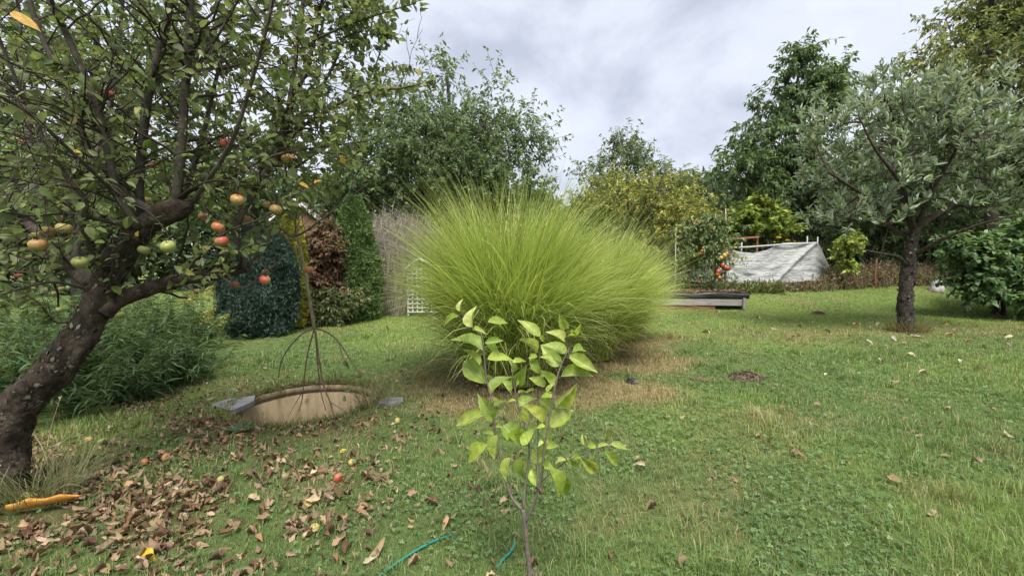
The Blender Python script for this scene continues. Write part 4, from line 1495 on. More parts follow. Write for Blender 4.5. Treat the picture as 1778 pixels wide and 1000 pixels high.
limb2('trunk', [(1573, 590, 0), (1573, 572, 0), (1572, 520, 0), (1577, 470, 0), (1582, 430, 0), (1588, 395, 0)], [.19, .142, .128, .128, .115, .095], 30, 90, .12, 5, M_GREYBARK)
L2 = [([(1588, 398, 0), (1572, 372, -.1), (1535, 352, -.3), (1495, 335, -.5), (1440, 300, -.7)], [.075, .05, .02]),
      ([(1585, 395, 0), (1568, 345, .1), (1550, 290, .1), (1546, 220, 0), (1550, 160, 0)], [.07, .04, .012]),
      ([(1590, 398, 0), (1630, 370, .1), (1690, 346, .2), (1745, 330, .3), (1830, 300, .4)], [.075, .05, .02]),
      ([(1580, 448, 0), (1635, 416, -.5), (1700, 390, -.9), (1770, 372, -1.2)], [.05, .03, .012]),
      ([(1574, 462, 0), (1560, 446, -.3), (1530, 440, -.6), (1490, 432, -.8)], [.04, .025, .01]),
      ([(1588, 400, 0), (1620, 330, -.4), (1660, 260, -.7), (1690, 190, -.9)], [.055, .03, .01]),
      ([(1588, 400, 0), (1610, 350, .8), (1650, 280, 1.3), (1700, 200, 1.6)], [.05, .03, .01]),
      ([(1582, 415, 0), (1520, 380, .6), (1470, 350, 1.0), (1430, 300, 1.2)], [.05, .03, .01]),
      ([(1586, 398, 0), (1570, 330, -.8), (1520, 260, -1.2), (1490, 200, -1.3)], [.05, .03, .01])]
sk2 = [limb2('limb', q, r, 8, 16, .06, 40 + i) for i, (q, r) in enumerate(L2)]
bl2 = [(*P(1560, 250, D0), 1.45, 1.5, 1.15), (*P(1690, 270, D0), 1.5, 1.6, 1.0), (*P(1470, 310, D0 - .2), .85, 1.0, .8), (*P(1500, 385, D0 - .4), .75, .8, .55), (*P(1790, 290, D0), 1.3, 1.5, 1.0), (*P(1620, 205, D0), 1.2, 1.2, .6),
       (*P(1700, 350, D0 - .5), 1.2, 1.0, .6), (*P(1440, 250, D0), .5, .7, .55)]
p, d, si, sc_, sr = lumpy(bl2, 95, 880, rs, .34)
dirs = unit(d * .7 + np.array([0, 0, .9]) + .3 * rs.randn(len(p), 3))
tw, (lp, lD, lN, lL, lW, idx) = sprays(p, dirs, .46 * (.6 + .8 * rs.rand(len(p))), 15, -.05, 5, .05, .14, .34, .30, .65, -.28, rs, .05)
cl = np.random.RandomState(5).rand(95)[si]
lc = palette(len(lp), [(.13, .185, .095), (.18, .24, .13), (.26, .31, .20), (.09, .135, .065), (.30, .24, .05)], [4, 4, 2.6, 2, .1], .15, rs) * (.85 + .3 * cl[idx])[:, None]
px, py, f = proj(lp)
ok = ~((py > 452) | ((px > 1545) & (px < 1615) & (py > 425))) & (px > 1385)
lp, lD, lN, lL, lW, lc = lp[ok], lD[ok], lN[ok], lL[ok], lW[ok], lc[ok]
big, rest = split_largest(lp, lL, 290)
LK2 = LeafKind('leaf', M_SILVER_LEAF, [(.13, .185, .095), (.18, .24, .13), (.26, .31, .20)], [3, 3, 2], 'mid', 8, (.1, .45), (-.1, .5), 0, 27)
for i in big:
    LK2.put(lp[i], lD[i], lN[i], lL[i], lW[i], T2)
g = Geo()
leaves(g, lp[rest], lD[rest], lN[rest], lL[rest], lW[rest], lc[rest], tpl=leaf_template('mid', .3, .2))
g.build('foliage', M_SILVER_LEAF, T2, 'stuff')
g = Geo()
tubes(g, tw, np.linspace(1, .4, 5)[None] * np.full((len(tw), 1), .0065), 3)
sk2a = np.concatenate(sk2)
for c in range(95):
    a_ = sk2a[np.argmin(np.linalg.norm(sk2a - sc_[c], axis=1))]
    tube(g, smooth_path([a_, (a_ + sc_[c]) / 2 + [0, 0, .05], sc_[c]], 6), [.022, .014, .007], 4, cap=False)
    k = np.where(si == c)[0][:9]
    seg = np.stack([np.repeat(sc_[c][None], len(k), 0), (sc_[c] + p[k]) / 2 + [0, 0, .02], p[k]], 1)
    tubes(g, seg, np.tile([[.008, .007, .006]], (len(k), 1)), 3)
g.build('twigs', M_TWIG, T2, 'stuff')
bark_flakes(smooth_path([P(1573, 575, D0), P(1572, 520, D0), P(1577, 470, D0), P(1582, 430, D0), P(1588, 395, D0)], 30), [.15, .13, .128, .115, .095], 700, rs, T2, .06)
g = Geo()
blades(g, b[0] + .0, b[1] - .05, 420, .34, .34, (5, 60), (20, 80), rs, .007, [(.17, .13, .07), (.12, .13, .055), (.24, .19, .10)], None, seg=5)
o = g.build('grass_tuft', M_GRASS, None, None, loc=tuple(b))
tag(o, 'unmown dry grass tuft ringing the foot of the silvery apple tree', 'grass tuft')

# ------------------------------------------------------------------ concrete well ring, slab
M_CONC = rough_mat('tan_concrete', [(.17, .13, .075), (.30, .235, .145), (.39, .31, .205)], 5, .9, .35, 40, (2.2, 2.2, .5), spots=(.17, .125, .075), spot_scale=7, spot_lo=.60)
M_SOIL = rough_mat('soil', [(.045, .03, .022), (.10, .068, .048), (.15, .105, .075)], 14, .95, .9, 40)
g = Geo()
N_ = 72
prof = [(RING_R + .05, -.10), (RING_R + .05, -.042), (RING_R + .046, -.036), (RING_R + .006, -.036), (RING_R, -.042), (RING_R - .002, -.10), (RING_R + .022, -.106), (RING_R + .022, -.122), (RING_R - .02, -.132), (RING_R - .022, -1.0)]
ang = np.arange(N_) / N_ * 2 * np.pi
wob = 1 + .006 * np.sin(ang * 3 + 1) + .004 * np.sin(ang * 7)
V = []
for (r, z) in prof:
    V.append(np.stack([RING_C[0] + r * wob * np.cos(ang), RING_C[1] + r * wob * np.sin(ang), z + 0 * ang + float(ground_h(*RING_C))], 1))
V = np.concatenate(V)
q = []
for j in range(len(prof) - 1):
    for i in range(N_):
        q.append([j * N_ + i, j * N_ + (i + 1) % N_, (j + 1) * N_ + (i + 1) % N_, (j + 1) * N_ + i])
g.add(V, None, np.array(q))
zr = float(ground_h(*RING_C))
t = thing('well_ring', 'open tan concrete well ring sunk in the lawn, its inner wall showing', 'well ring', (*RING_C, zr))
g.build('ring_wall', M_CONC, t)
g = Geo()
V = np.concatenate([np.stack([RING_C[0] + rr_ * np.cos(ang), RING_C[1] + rr_ * np.sin(ang), ground_h(RING_C[0] + rr_ * np.cos(ang), RING_C[1] + rr_ * np.sin(ang)) + dz], 1)
                    for rr_, dz in ((RM + .06, -.012), (RM - .004, .003), (RM - .008, -.05), (RM - .004, -.2))])
g.add(V, None, [[j * N_ + i, j * N_ + (i + 1) % N_, (j + 1) * N_ + (i + 1) % N_, (j + 1) * N_ + i] for j in range(3) for i in range(N_)])
g.build('soil_collar', M_SOIL, t)
g = Geo()
a = np.arange(32) / 32 * 2 * np.pi
g.add(np.concatenate([[[RING_C[0], RING_C[1], zr - .9]], np.stack([RING_C[0] + .69 * np.cos(a), RING_C[1] + .69 * np.sin(a), zr - .92 + .03 * np.sin(a * 5)], 1)]), [[0, i + 1, (i + 1) % 32 + 1] for i in range(32)])
g.build('soil_floor', M_SOIL, t)

M_SLATE = rough_mat('grey_slab', [(.13, .13, .135), (.19, .19, .20), (.25, .25, .26)], 6, .6, .15, 30, spots=(.14, .12, .10), spot_scale=8, spot_lo=.6)


def flat_slab(name, label, cat, pix, th, lift, mat):
    pts = [gp(x, y) for (x, y) in pix]
    c = np.mean(pts, 0)
    n = len(pts)
    g = Geo()
    V = [p_ + [0, 0, lift] for p_ in pts] + [p_ + [0, 0, lift - th] for p_ in pts]
    q = [[i, i + n, (i + 1) % n + n, (i + 1) % n] for i in range(n)]
    tt = [[0, i, i + 1] for i in range(1, n - 1)]
    g.add(V, tt + [[n, n + i + 1, n + i] for i in range(1, n - 1)], q)
    o = g.build(name, mat, None, smooth=False, loc=tuple(c))
    return tag(o, label, cat)


flat_slab('stone_slab', 'flat grey slate slab lying in leaf litter beside the concrete well ring', 'slab', [(366, 706), (398, 696), (443, 690), (441, 700), (412, 713), (398, 717)], .05, .026, M_SLATE)
flat_slab('stone_slab', 'small grey slab nearly overgrown by turf on the far side of the well ring', 'slab', [(652, 703), (668, 695), (700, 694), (700, 701), (672, 707)], .05, .030, M_SLATE)

# dry grass leaning over the ring
rs = np.random.RandomState(90)
c = gp(648, 706)
g = Geo()
blades(g, c[0], c[1], 150, .16, .34, (10, 65), (20, 90), rs, .005, [(.30, .25, .16), (.20, .18, .10), (.13, .15, .06)], None, seg=6)
o = g.build('grass_tuft', M_GRASS, None, None, loc=tuple(c))
tag(o, 'dry grass tuft leaning over the rim of the concrete well ring', 'grass tuft')
c = gp(70, 872)
g = Geo()
blades(g, c[0], c[1], 420, .20, .34, (8, 60), (20, 80), rs, .004, [(.16, .17, .09), (.24, .22, .14), (.10, .14, .05)], None, seg=6)
o = g.build('grass_tuft', M_GRASS, None, None, loc=tuple(c))
tag(o, 'grey green grass tuft growing against the foot of the old apple trunk', 'grass tuft')
M_STRAW = rough_mat('straw_stem', [(.30, .25, .16), (.46, .40, .28)], 20, .8, .1)
for i, (q, lab) in enumerate((([(86, 815), (70, 770), (30, 725), (-10, 690)], 'pale dry stalk arching across the old apple trunk near its foot'),
                              ([(78, 800), (100, 775), (138, 745)], 'short pale dry stalk leaning away from the old apple trunk'),
                              ([(82, 778), (88, 745), (105, 690)], 'upright pale dry stalk with a tiny white head beside the old trunk'))):
    bb = gp(*q[0])
    g = Geo()
    tube(g, smooth_path([bb] + [P(x, y, bb[1] - .06 * k) for k, (x, y) in enumerate(q[1:])], 14), [.004, .0022], 5)
    if i == 2:
        leaves(g, np.repeat(P(*q[-1], bb[1] - .12)[None], 8, 0), rdir(8, rs), rdir(8, rs), .014, .01, np.full((8, 3), .5), 'low')
    o = g.build('dry_stalk', M_STRAW, None, None, loc=tuple(bb))
    tag(o, lab, 'stalk', 'dry stalks by the old apple trunk')

# ------------------------------------------------------------------ dead branch upside down by the ring
t = thing('dead_branch', 'bare dead branch with splayed forked twigs hanging upside down over the concrete well ring', 'branch', P(545, 570, 3.75))
M_DEADWOOD = rough_mat('dead_wood', [(.15, .11, .075), (.30, .235, .17), (.38, .31, .23)], 18, .85, .2, 50)
M_DEADTWIG = rough_mat('dead_twig', [(.06, .042, .03), (.13, .095, .065), (.2, .15, .11)], 18, .85, .2, 50)
g = Geo()
tube(g, smooth_path([P(505, 338, 3.22), P(510, 372, 3.3), P(521, 430, 3.42), P(534, 500, 3.58), P(546, 572, 3.75)], 24), [.0095, .0115, .0125, .014], 8, rough=.05)
g.build('stem', M_DEADWOOD, t)
for q, r in (([(546, 570, 3.75), (524, 580, 3.72), (500, 606, 3.70), (487, 632, 3.70), (484, 655, 3.72)], .0085),
             ([(490, 626, 3.70), (494, 640, 3.68), (492, 652, 3.66)], .004),
             ([(545, 574, 3.75), (536, 606, 3.78), (530, 640, 3.8), (525, 690, 3.84), (519, 714, 3.85)], .0075),
             ([(526, 680, 3.83), (516, 695, 3.85), (501, 722, 3.87)], .004),
             ([(547, 574, 3.75), (553, 618, 3.75), (562, 670, 3.76), (574, 700, 3.78), (586, 752, 3.8)], .010),
             ([(548, 575, 3.75), (551, 625, 3.8), (557, 680, 3.85), (566, 712, 3.88)], .007),
             ([(573, 698, 3.78), (590, 708, 3.75), (612, 722, 3.74)], .005),
             ([(566, 680, 3.77), (574, 664, 3.7), (590, 655, 3.66)], .003),
             ([(548, 570, 3.75), (568, 577, 3.75), (590, 596, 3.76), (612, 630, 3.78), (628, 655, 3.8)], .0085),
             ([(588, 594, 3.76), (594, 615, 3.74), (602, 634, 3.72)], .005),
             ([(545, 540, 3.7), (530, 546, 3.68), (515, 553, 3.66)], .0035),
             ([(580, 728, 3.79), (600, 745, 3.78), (612, 756, 3.78)], .004),
             ([(534, 500, 3.58), (529, 494, 3.55), (520, 492, 3.52)], .003)):
    g = Geo()
    tube(g, smooth_path([P(*a) for a in q], 14), [r * .85, r * .75, r * .45], 6, rough=.05)
    g.build('twig', M_DEADTWIG, t)
LK_DRY = LeafKind('leaf', M_DEADLEAF, [(.16, .09, .05), (.09, .10, .04)], None, 'high', 3, (.3, .6), (.3, .6), .4, 18)
for (x, y, d, L, dd) in ((598, 626, 3.72, .075, (.5, -.2, -.8)), (598, 680, 3.72, .07, (.9, 0, .5)), (590, 656, 3.66, .04, (.7, 0, .2)), (615, 722, 3.74, .05, (.8, 0, -.1)), (600, 697, 3.74, .06, (-.3, 0, .9))):
    LK_DRY.put(P(x, y, d), dd, (0, -1, .3), L, L * .5, t)

# ------------------------------------------------------------------ raised bed and tomatoes
M_PLANK = rough_mat('grey_plank', [(.17, .155, .14), (.29, .27, .25), (.38, .36, .33)], 3, .85, .4, 16, (1, 5, 9))
M_RUSTBOARD = rough_mat('red_brown_board', [(.15, .07, .04), (.24, .12, .07), (.28, .17, .11)], 4, .85, .3, 18, (1, 5, 5))
M_LINER = rough_mat('black_liner', [(.014, .014, .017), (.03, .03, .034)], 8, .38, .4, 14, spec=.5)
M_MULCH = rough_mat('mulch', [(.11, .07, .045), (.20, .13, .085), (.27, .19, .13)], 16, .95, 1.0, 40)
DB = 13.0
x0, x1 = P(1110, 530, DB)[0], P(1293, 530, DB)[0]
gz = float(ground_h((x0 + x1) / 2, DB)) - .02
t = thing('raised_bed', 'old timber raised bed with sagging black liner and brown mulch', 'raised bed', ((x0 + x1) / 2, DB + .7, gz))
zt = P(1290, 508, DB)[2]
hgt = zt - gz
board('plank', M_RUSTBOARD, t, ((x0 + x1 - .9) / 2, DB + .015, gz + hgt * .13), (x1 - x0 - .9, .045, hgt * .26), label='red brown lower plank')
board('plank', M_PLANK, t, ((x0 + x1) / 2, DB - .02, gz + hgt * .46), (x1 - x0, .05, hgt * .36), Matrix.Rotation(.012, 3, 'Y'))
board('plank', M_PLANK, t, ((x0 + x1) / 2, DB + 1.42, gz + hgt * .36), (x1 - x0, .05, hgt * .7))
for x in (x0 + .02, x1 - .03):
    board('end_plank', M_PLANK, t, (x, DB + .70, gz + hgt * .34), (.05, 1.34, hgt * .62))
board('post', M_PLANK, t, (x1 - .06, DB - .08, gz + hgt * .38), (.08, .06, hgt * .62))
g = Geo()
nx_, nz_ = 60, 6
gx_, gz_ = np.meshgrid(np.linspace(x0, x1 + .10, nx_), np.linspace(0, 1, nz_))
sagz = .022 * np.sin(gx_ * 2.3) + .016 * np.sin(gx_ * 5.1 + 1)
yy = DB - .05 - .022 * np.sin(gz_ * 3.1) - .014 * np.sin(gx_ * 7 + gz_ * 4) * gz_
zz = gz + hgt * (.66 + .37 * gz_) + sagz * (.4 + .6 * gz_)
yy = np.where(gz_ > .98, DB + .10, yy)
i, j = np.meshgrid(np.arange(nz_ - 1), np.arange(nx_ - 1), indexing='ij')
a = (i * nx_ + j).ravel()
g.add(np.stack([gx_, yy, zz], 2).reshape(-1, 3), None, np.stack([a, a + 1, a + nx_ + 1, a + nx_], 1))
o = g.build('liner', M_LINER, t)
md = o.modifiers.new('thick', 'SOLIDIFY')
md.thickness = .012
g = Geo()
gx_, gy_ = np.meshgrid(np.linspace(x0 + .04, x1 + .02, 70), np.linspace(DB + .03, DB + 1.38, 24))
zz = gz + hgt * .97 + .10 * fnoise(gx_ * 3, gy_ * 3, 2) - .03
i, j = np.meshgrid(np.arange(23), np.arange(69), indexing='ij')
a = (i * 70 + j).ravel()
g.add(np.stack([gx_, gy_, zz], 2).reshape(-1, 3), None, np.stack([a, a + 1, a + 71, a + 70], 1))
g.build('mulch', M_MULCH, t)
rs = np.random.RandomState(91)
g = Geo()
n = 1300
xx, yy = rs.uniform(x0, x1 + .05, n), rs.uniform(DB + .0, DB + .7, n)
leaves(g, np.stack([xx, yy, gz + hgt * 1.0 + .05 * rs.rand(n)], 1), unit(rs.randn(n, 3) * [1, 1, .3]), rdir(n, rs), .16, .02, palette(n, [(.22, .14, .09), (.32, .23, .15), (.15, .09, .06)], None, .2, rs), 'low')
g.build('straw', M_LITTER, t, 'stuff')

M_CANE = rough_mat('cane', [(.26, .24, .19), (.40, .38, .31)], 12, .7, .1)
M_TOMATO = leaf_mat('tomato_skin', 0, .25, .5)
tm = Geo()
u, v = np.meshgrid(np.arange(14), np.arange(9))
th = math.pi * v / 8
rad = np.sin(th) * (1 + .06 * np.cos(u / 14 * 2 * np.pi * 5))
V = np.stack([rad * np.cos(u / 14 * 2 * np.pi), rad * np.sin(u / 14 * 2 * np.pi), np.cos(th) * .82 - .16 * np.exp(-(rad / .25) ** 2) * np.sign(np.cos(th)) * (np.cos(th) > 0)], 2).reshape(-1, 3)
i, j = np.meshgrid(np.arange(8), np.arange(14), indexing='ij')
q = np.stack([i * 14 + j, (i + 1) * 14 + j, (i + 1) * 14 + (j + 1) % 14, i * 14 + (j + 1) % 14], 2).reshape(-1, 4)
TOM = {}
for nm, c in (('red', (.32, .055, .028)), ('orange', (.38, .135, .03)), ('yellow', (.38, .27, .06))):
    gg = Geo()
    gg.add(V, None, q, np.array(c) * (1 + .25 * V[:, 2:3] * np.array([0, 1, 1])))
    TOM[nm] = gg.mesh('tomato', M_TOMATO)
PL = [(1178, 395, 13.5, 'tomato plant nearest the fountain grass, tied to a tall grey cane', [(1181, 403, 'yellow', 5)]),
      (1205, 382, 13.7, 'tall tomato plant between two others, green and mostly unripe', [(1205, 388, 'red', 5), (1214, 490, 'red', 5), (1198, 418, 'yellow', 5)]),
      (1226, 375, 13.5, 'bushy tomato plant with yellowing fruit halfway up', [(1219, 436, 'orange', 6), (1222, 431, 'yellow', 6), (1216, 441, 'red', 5), (1240, 395, 'red', 5)]),
      (1250, 380, 13.4, 'end tomato plant with a hanging truss of ripe red and orange fruit', [(1258, 444, 'yellow', 8), (1252, 448, 'yellow', 7), (1262, 441, 'orange', 7), (1255, 461, 'red', 8), (1264, 466, 'red', 8), (1247, 472, 'red', 8), (1259, 464, 'orange', 7), (1249, 482, 'orange', 7), (1246, 476, 'orange', 7)])]
for k, (px, ty, d, lab, fruit) in enumerate(PL):
    rs = np.random.RandomState(100 + k)
    zb = gz + hgt
    c = P(px, 500, d)
    t = thing('tomato_plant', lab, 'tomato plant', (c[0], d, zb), 'tomato plants in the raised bed')
    topz = P(px, ty, d)[2]
    g = Geo()
    st = []
    for j in range(3):
        xx = c[0] + .16 * (j - 1)
        pth = smooth_path([(xx, d, zb - .05), (xx + .05 * rs.randn(), d + .05 * rs.randn(), zb + .5 * (topz - zb)), (xx + .1 * rs.randn(), d + .08 * rs.randn(), topz)], 9)
        tube(g, pth, [.014, .011, .005], 5)
        st.append(pth)
    g.build('stem', M_STEM, t)
    m = 130
    pt = np.array([st[rs.randint(3)][min(8, int(9 * (.22 + .78 * rs.rand() ** .75)))] for _ in range(m)]) + .07 * rs.randn(m, 3)
    dd = unit(np.stack([rs.randn(m), rs.randn(m) * .8, .25 * rs.randn(m) - .05], 1))
    tw, (lp, lD, lN, lL, lW, idx) = sprays(pt, dd, .30 * (.6 + .7 * rs.rand(m)), 13, .5, 4, .05, .10, .42, .5, .9, .5, rs, .2)
    g = Geo()
    leaves(g, lp, lD, lN, lL, lW, palette(len(lp), [(.14, .20, .09), (.19, .26, .115), (.26, .32, .15), (.36, .36, .11)], [3, 3, 2, .6], .18, rs), 'low')
    g.build('foliage', M_TREE_LEAF, t, 'stuff')
    g = Geo()
    tubes(g, tw, np.full((m, 4), .004), 3)
    g.build('twigs', M_STEM, t, 'stuff')
    for (fx, fy, kind, w) in fruit:
        o = bpy.data.objects.new('tomato', TOM[kind])
        COL.objects.link(o)
        o.parent = t
        r = w * d / F_PX / 2 * 1.05
        o.scale = (r, r, r * (1.35 if k == 3 else 1))
        o.location = tuple(P(fx, fy, d - .22) - np.array([c[0], d, zb]))
        o['label'] = kind + ' tomato'
for (px, ty, d, lab) in ((1171, 398, 13.3, 'weathered cane at the fountain grass end of the tomato row'), (1196, 405, 13.9, 'cane standing between the first and second tomato plants'),
                         (1258, 362, 13.6, 'tall grey cane at the open end of the tomato row'), (1240, 372, 13.9, 'cane half hidden behind the bushy tomato plant')):
    c = P(px, 500, d)
    g = Geo()
    tube(g, [(c[0], d, gz + hgt - .2), (c[0] + .02, d, gz + hgt + .8), P(px + 2, ty, d)], [.024, .022, .018], 6, seed=int(px))
    o = g.build('bamboo_cane', M_CANE, None, loc=(c[0], d, gz + hgt))
    tag(o, lab, 'cane', 'canes of the tomato row')

# ------------------------------------------------------------------ fleece tunnel
m, nn, ll, out = new_mat('garden_fleece')
tcn = nn.new('ShaderNodeTexCoord')
mpn = nn.new('ShaderNodeMapping')
mpn.inputs['Scale'].default_value = (2.2, 2.2, 13.0)
ll.new(tcn.outputs['Object'], mpn.inputs['Vector'])
no = nn.new('ShaderNodeTexNoise')
no.inputs['Scale'].default_value = 2.6
no.inputs['Detail'].default_value = 5
no.inputs['Distortion'].default_value = .6
ll.new(mpn.outputs['Vector'], no.inputs['Vector'])
bu = nn.new('ShaderNodeBump')
bu.inputs['Strength'].default_value = .8
bu.inputs['Distance'].default_value = .09
ll.new(no.outputs['Fac'], bu.inputs['Height'])
ra = nn.new('ShaderNodeValToRGB')
ra.color_ramp.elements[0].position, ra.color_ramp.elements[1].position = .35, .65
ra.color_ramp.elements[0].color, ra.color_ramp.elements[1].color = (.48, .50, .52, 1), (.68, .69, .70, 1)
ll.new(no.outputs['Fac'], ra.inputs['Fac'])
pb = nn.new('ShaderNodeBsdfPrincipled')
pb.inputs['Roughness'].default_value = .45
ll.new(ra.outputs['Color'], pb.inputs['Base Color'])
ll.new(bu.outputs['Normal'], pb.inputs['Normal'])
tr = nn.new('ShaderNodeBsdfTranslucent')
tr.inputs['Color'].default_value = (.6, .62, .62, 1)
ms = nn.new('ShaderNodeMixShader')
ms.inputs[0].default_value = .25
ll.new(pb.outputs[0], ms.inputs[1])
ll.new(tr.outputs[0], ms.inputs[2])
tp_ = nn.new('ShaderNodeBsdfTransparent')
m2 = nn.new('ShaderNodeMixShader')
m2.inputs[0].default_value = .10
ll.new(ms.outputs[0], m2.inputs[1])
ll.new(tp_.outputs[0], m2.inputs[2])
ll.new(m2.outputs[0], out.inputs['Surface'])
M_FLEECE = m
DT = 15.3
nu, nv = 90, 40
U = np.linspace(1200, 1441, nu)
tops = np.interp(U, [1200, 1240, 1262, 1285, 1310, 1333, 1348, 1362, 1415, 1424, 1441], [440, 436, 432, 437, 439, 433, 425, 421, 420, 428, 462])
bots = np.interp(U, [1200, 1250, 1340, 1400, 1424, 1441], [489, 493, 495, 487, 490, 487])
dfr = np.interp(U, [1200, 1415, 1424, 1441], [DT, DT, DT + .25, DT + .9])
V = []
rs = np.random.RandomState(101)
for k in range(nv):
    s = k / (nv - 1)
    row = []
    for i in range(nu):
        if s < .62:            # front face from the ground up
            f = s / .62
            y_ = bots[i] + (tops[i] - bots[i]) * f
            p_ = P(U[i], y_, dfr[i] + .15 * f)
        else:                  # over the top and down behind
            f = (s - .62) / .38
            pt = P(U[i], tops[i], dfr[i] + .15)
            back = max(.05, 16.9 - pt[1])
            p_ = pt + np.array([0, back * min(1, f * 1.6), -max(0, f - .04) * 2.4])
        row.append(p_)
    V.append(row)
V = np.array(V)
sg, ug = np.meshgrid(np.linspace(0, 1, nv), np.linspace(0, 1, nu), indexing='ij')
rip = .10 * (fnoise(ug * 7, sg * 30, 2) - .5) + .16 * (fnoise(ug * 10, sg * 7, 3) - .5)
diag = np.exp(-((ug - .58 - sg / .62 * .31) / .022) ** 2) * (sg < .62)
V[:, :, 1] -= rip + .12 * diag
i, j = np.meshgrid(np.arange(nv - 1), np.arange(nu - 1), indexing='ij')
a = (i * nu + j).ravel()
c = P(1330, 494, DT)
t = thing('fleece_tunnel', 'low plant tunnel draped in crumpled white fleece sagging in the middle', 'tunnel', c)
g = Geo()
g.add(V.reshape(-1, 3), None, np.stack([a, a + 1, a + nu + 1, a + nu], 1))
g.build('cover', M_FLEECE, t)
M_GREYPOLE = rough_mat('grey_pole', [(.30, .30, .30), (.46, .45, .43)], 9, .6, .1)
g = Geo()
tube(g, [P(1255, 431, DT + .1), P(1300, 429, DT + .1), P(1355, 425, DT + .08), P(1418, 422, DT + .1)], [.035, .03], 8)
g.build('ridge_pole', M_GREYPOLE, t)
for (px, py) in ((1402, 410), (1420, 411), (1288, 421)):
    a_ = P(px, py, DT + .22)
    g = Geo()
    tube(g, [a_ - [0, 0, 1.5], a_ - [0, 0, .7], a_], [.022, .022], 7)
    g.build('pole', M_GREYPOLE, t)
M_RUST = rough_mat('rusty_metal', [(.14, .055, .035), (.26, .10, .06), (.32, .16, .11)], 12, .8, .3)
a_, b_ = P(1262, 416, 16.6), P(1317, 411, 16.6)
t = thing('metal_frame', 'rusty metal rail standing behind the sagging end of the fleece tunnel', 'rail', ((a_[0] + b_[0]) / 2, 16.6, float(ground_h(a_[0], 16.6))))
g = Geo()
box(g, (a_ + b_) / 2, (np.linalg.norm(b_ - a_), .10, .07), Matrix.Rotation(-.075, 3, 'Y'))
g.build('rail', M_RUST, t, smooth=False)
for q in (a_, b_):
    g = Geo()
    zb = float(ground_h(q[0], 16.6))
    box(g, (q[0], 16.68, (q[2] + zb) / 2), (.05, .05, q[2] - zb))
    g.build('post', M_RUST, t, smooth=False)

# ------------------------------------------------------------------ weeds at the lawn's far edge
rs = np.random.RandomState(111)
n = 2600
px = rs.uniform(1330, 1660, n)
d = rs.uniform(14.9, 16.4, n)
x = (px - 889) / F_PX * d
hh = (.16 + .55 * rs.rand(n) ** 1.6) * np.interp(px, [1330, 1390, 1440, 1560, 1660], [.35, .55, 1.05, 1.1, .8])
b0 = np.stack([x, d, ground_h(x, d)], 1)
g = Geo()
tpz = b0 + np.stack([.12 * rs.randn(n), .1 * rs.randn(n), hh], 1)
pth = stalks(g, b0, tpz, .006, rs=rs, c=(.28, .22, .14), bend=.05)
idx = np.repeat(np.arange(n), 9)
s = rs.rand(len(idx)) ** .8
i0 = np.minimum((s * 4).astype(int), 3)
fr = (s * 4 - i0)[:, None]
pos = pth[idx, i0] * (1 - fr) + pth[idx, i0 + 1] * fr
leaves(g, pos, rdir(len(idx), rs), unit(rdir(len(idx), rs) + [0, 0, .8]), .10 * (.5 + .8 * rs.rand(len(idx))), .03,
       palette(len(idx), [(.28, .21, .11), (.36, .29, .17), (.20, .13, .075), (.15, .18, .07), (.10, .14, .055)], [3, 2.5, 2, 2.5, 2], .2, rs), 'low')
g.build('weed_strip', M_LITTER, None, 'stuff')
n = 800
px = rs.uniform(1225, 1360, n)
d = rs.uniform(14.6, 15.1, n)
x = (px - 889) / F_PX * d
pos = np.stack([x, d, ground_h(x, d) + .25 * rs.rand(n) ** 1.5], 1)
g = Geo()
leaves(g, pos, unit(rdir(n, rs) + [0, 0, .9]), rdir(n, rs), .26, .035, palette(n, [(.12, .18, .06), (.17, .21, .08), (.26, .22, .12)], None, .2, rs), 'low')
g.build('tall_grass', M_GRASS, None, 'stuff')

tree('golden_sapling', 'little bright yellow green shrub standing in the weedy strip past the fleece tunnel', 'shrub', gbase(1468, 15.2), [blob(1468, 432, 15, 20, 22), blob(1474, 462, 15, 16, 14)], 120, 13, .12,
     [(.24, .30, .07), (.32, .36, .09)], None, .6, .02, 14, 19, .22, bias=(0, 0, .5))
c = P(1519, 490, 15.0)
g = Geo()
box(g, (c[0], 15.0, c[2] + .33), (.05, .04, 1.0), Matrix.Rotation(.03, 3, 'Y'))
o = g.build('rusty_stake', M_RUST, None, smooth=False, loc=(c[0], 15.0, c[2]))
tag(o, 'thin rusty stake upright in the weedy strip', 'stake')

# pale stump
M_STUMP = rough_mat('pale_stump', [(.12, .11, .10), (.36, .35, .33), (.52, .51, .49)], 5, .9, .5, 16, spots=(.16, .14, .11), spot_scale=6, spot_lo=.60)
c = gp(1626, 506)
w = 26 * c[1] / F_PX / 1.35
g = Geo()
tube(g, smooth_path([c + [-.02, 0, -.06], c + [.0, 0, .10], c + [.06, .02, .24], c + [.10, .03, .31]], 9), [w * .62, w * .55, w * .50, w * .46], 6, rough=.22, seed=3)
t = thing('tree_stump', 'small weathered white stump with split grey side at the far edge of the lawn', 'stump', c)
g.build('stump', M_STUMP, t)
g = Geo()
tube(g, smooth_path([c + [.10, .02, -.02], c + [.20, .02, .14], c + [.34, .03, .22]], 7), [w * .30, w * .26, w * .08], 7, rough=.25, seed=5)
g.build('split_piece', M_GREYBARK, t)

# timber edging at the right
M_EDGE = rough_mat('edging_timber', [(.11, .085, .065), (.20, .16, .125), (.26, .22, .18)], 5, .85, .4, 20, (2, 2, 9))
t0 = gp(1722, 517)
t = thing('timber_edging', 'low weathered timber edging under the big leaved bush', 'edging', t0)
a_ = gp(1722, 519)
for k in range(2):
    board('timber', M_EDGE, t, (a_[0] + 1.5, a_[1] - .12 + .10 * k, a_[2] + .055 + .105 * k), (3.2, .09, .10), Matrix.Rotation(-.04, 3, 'Z'))

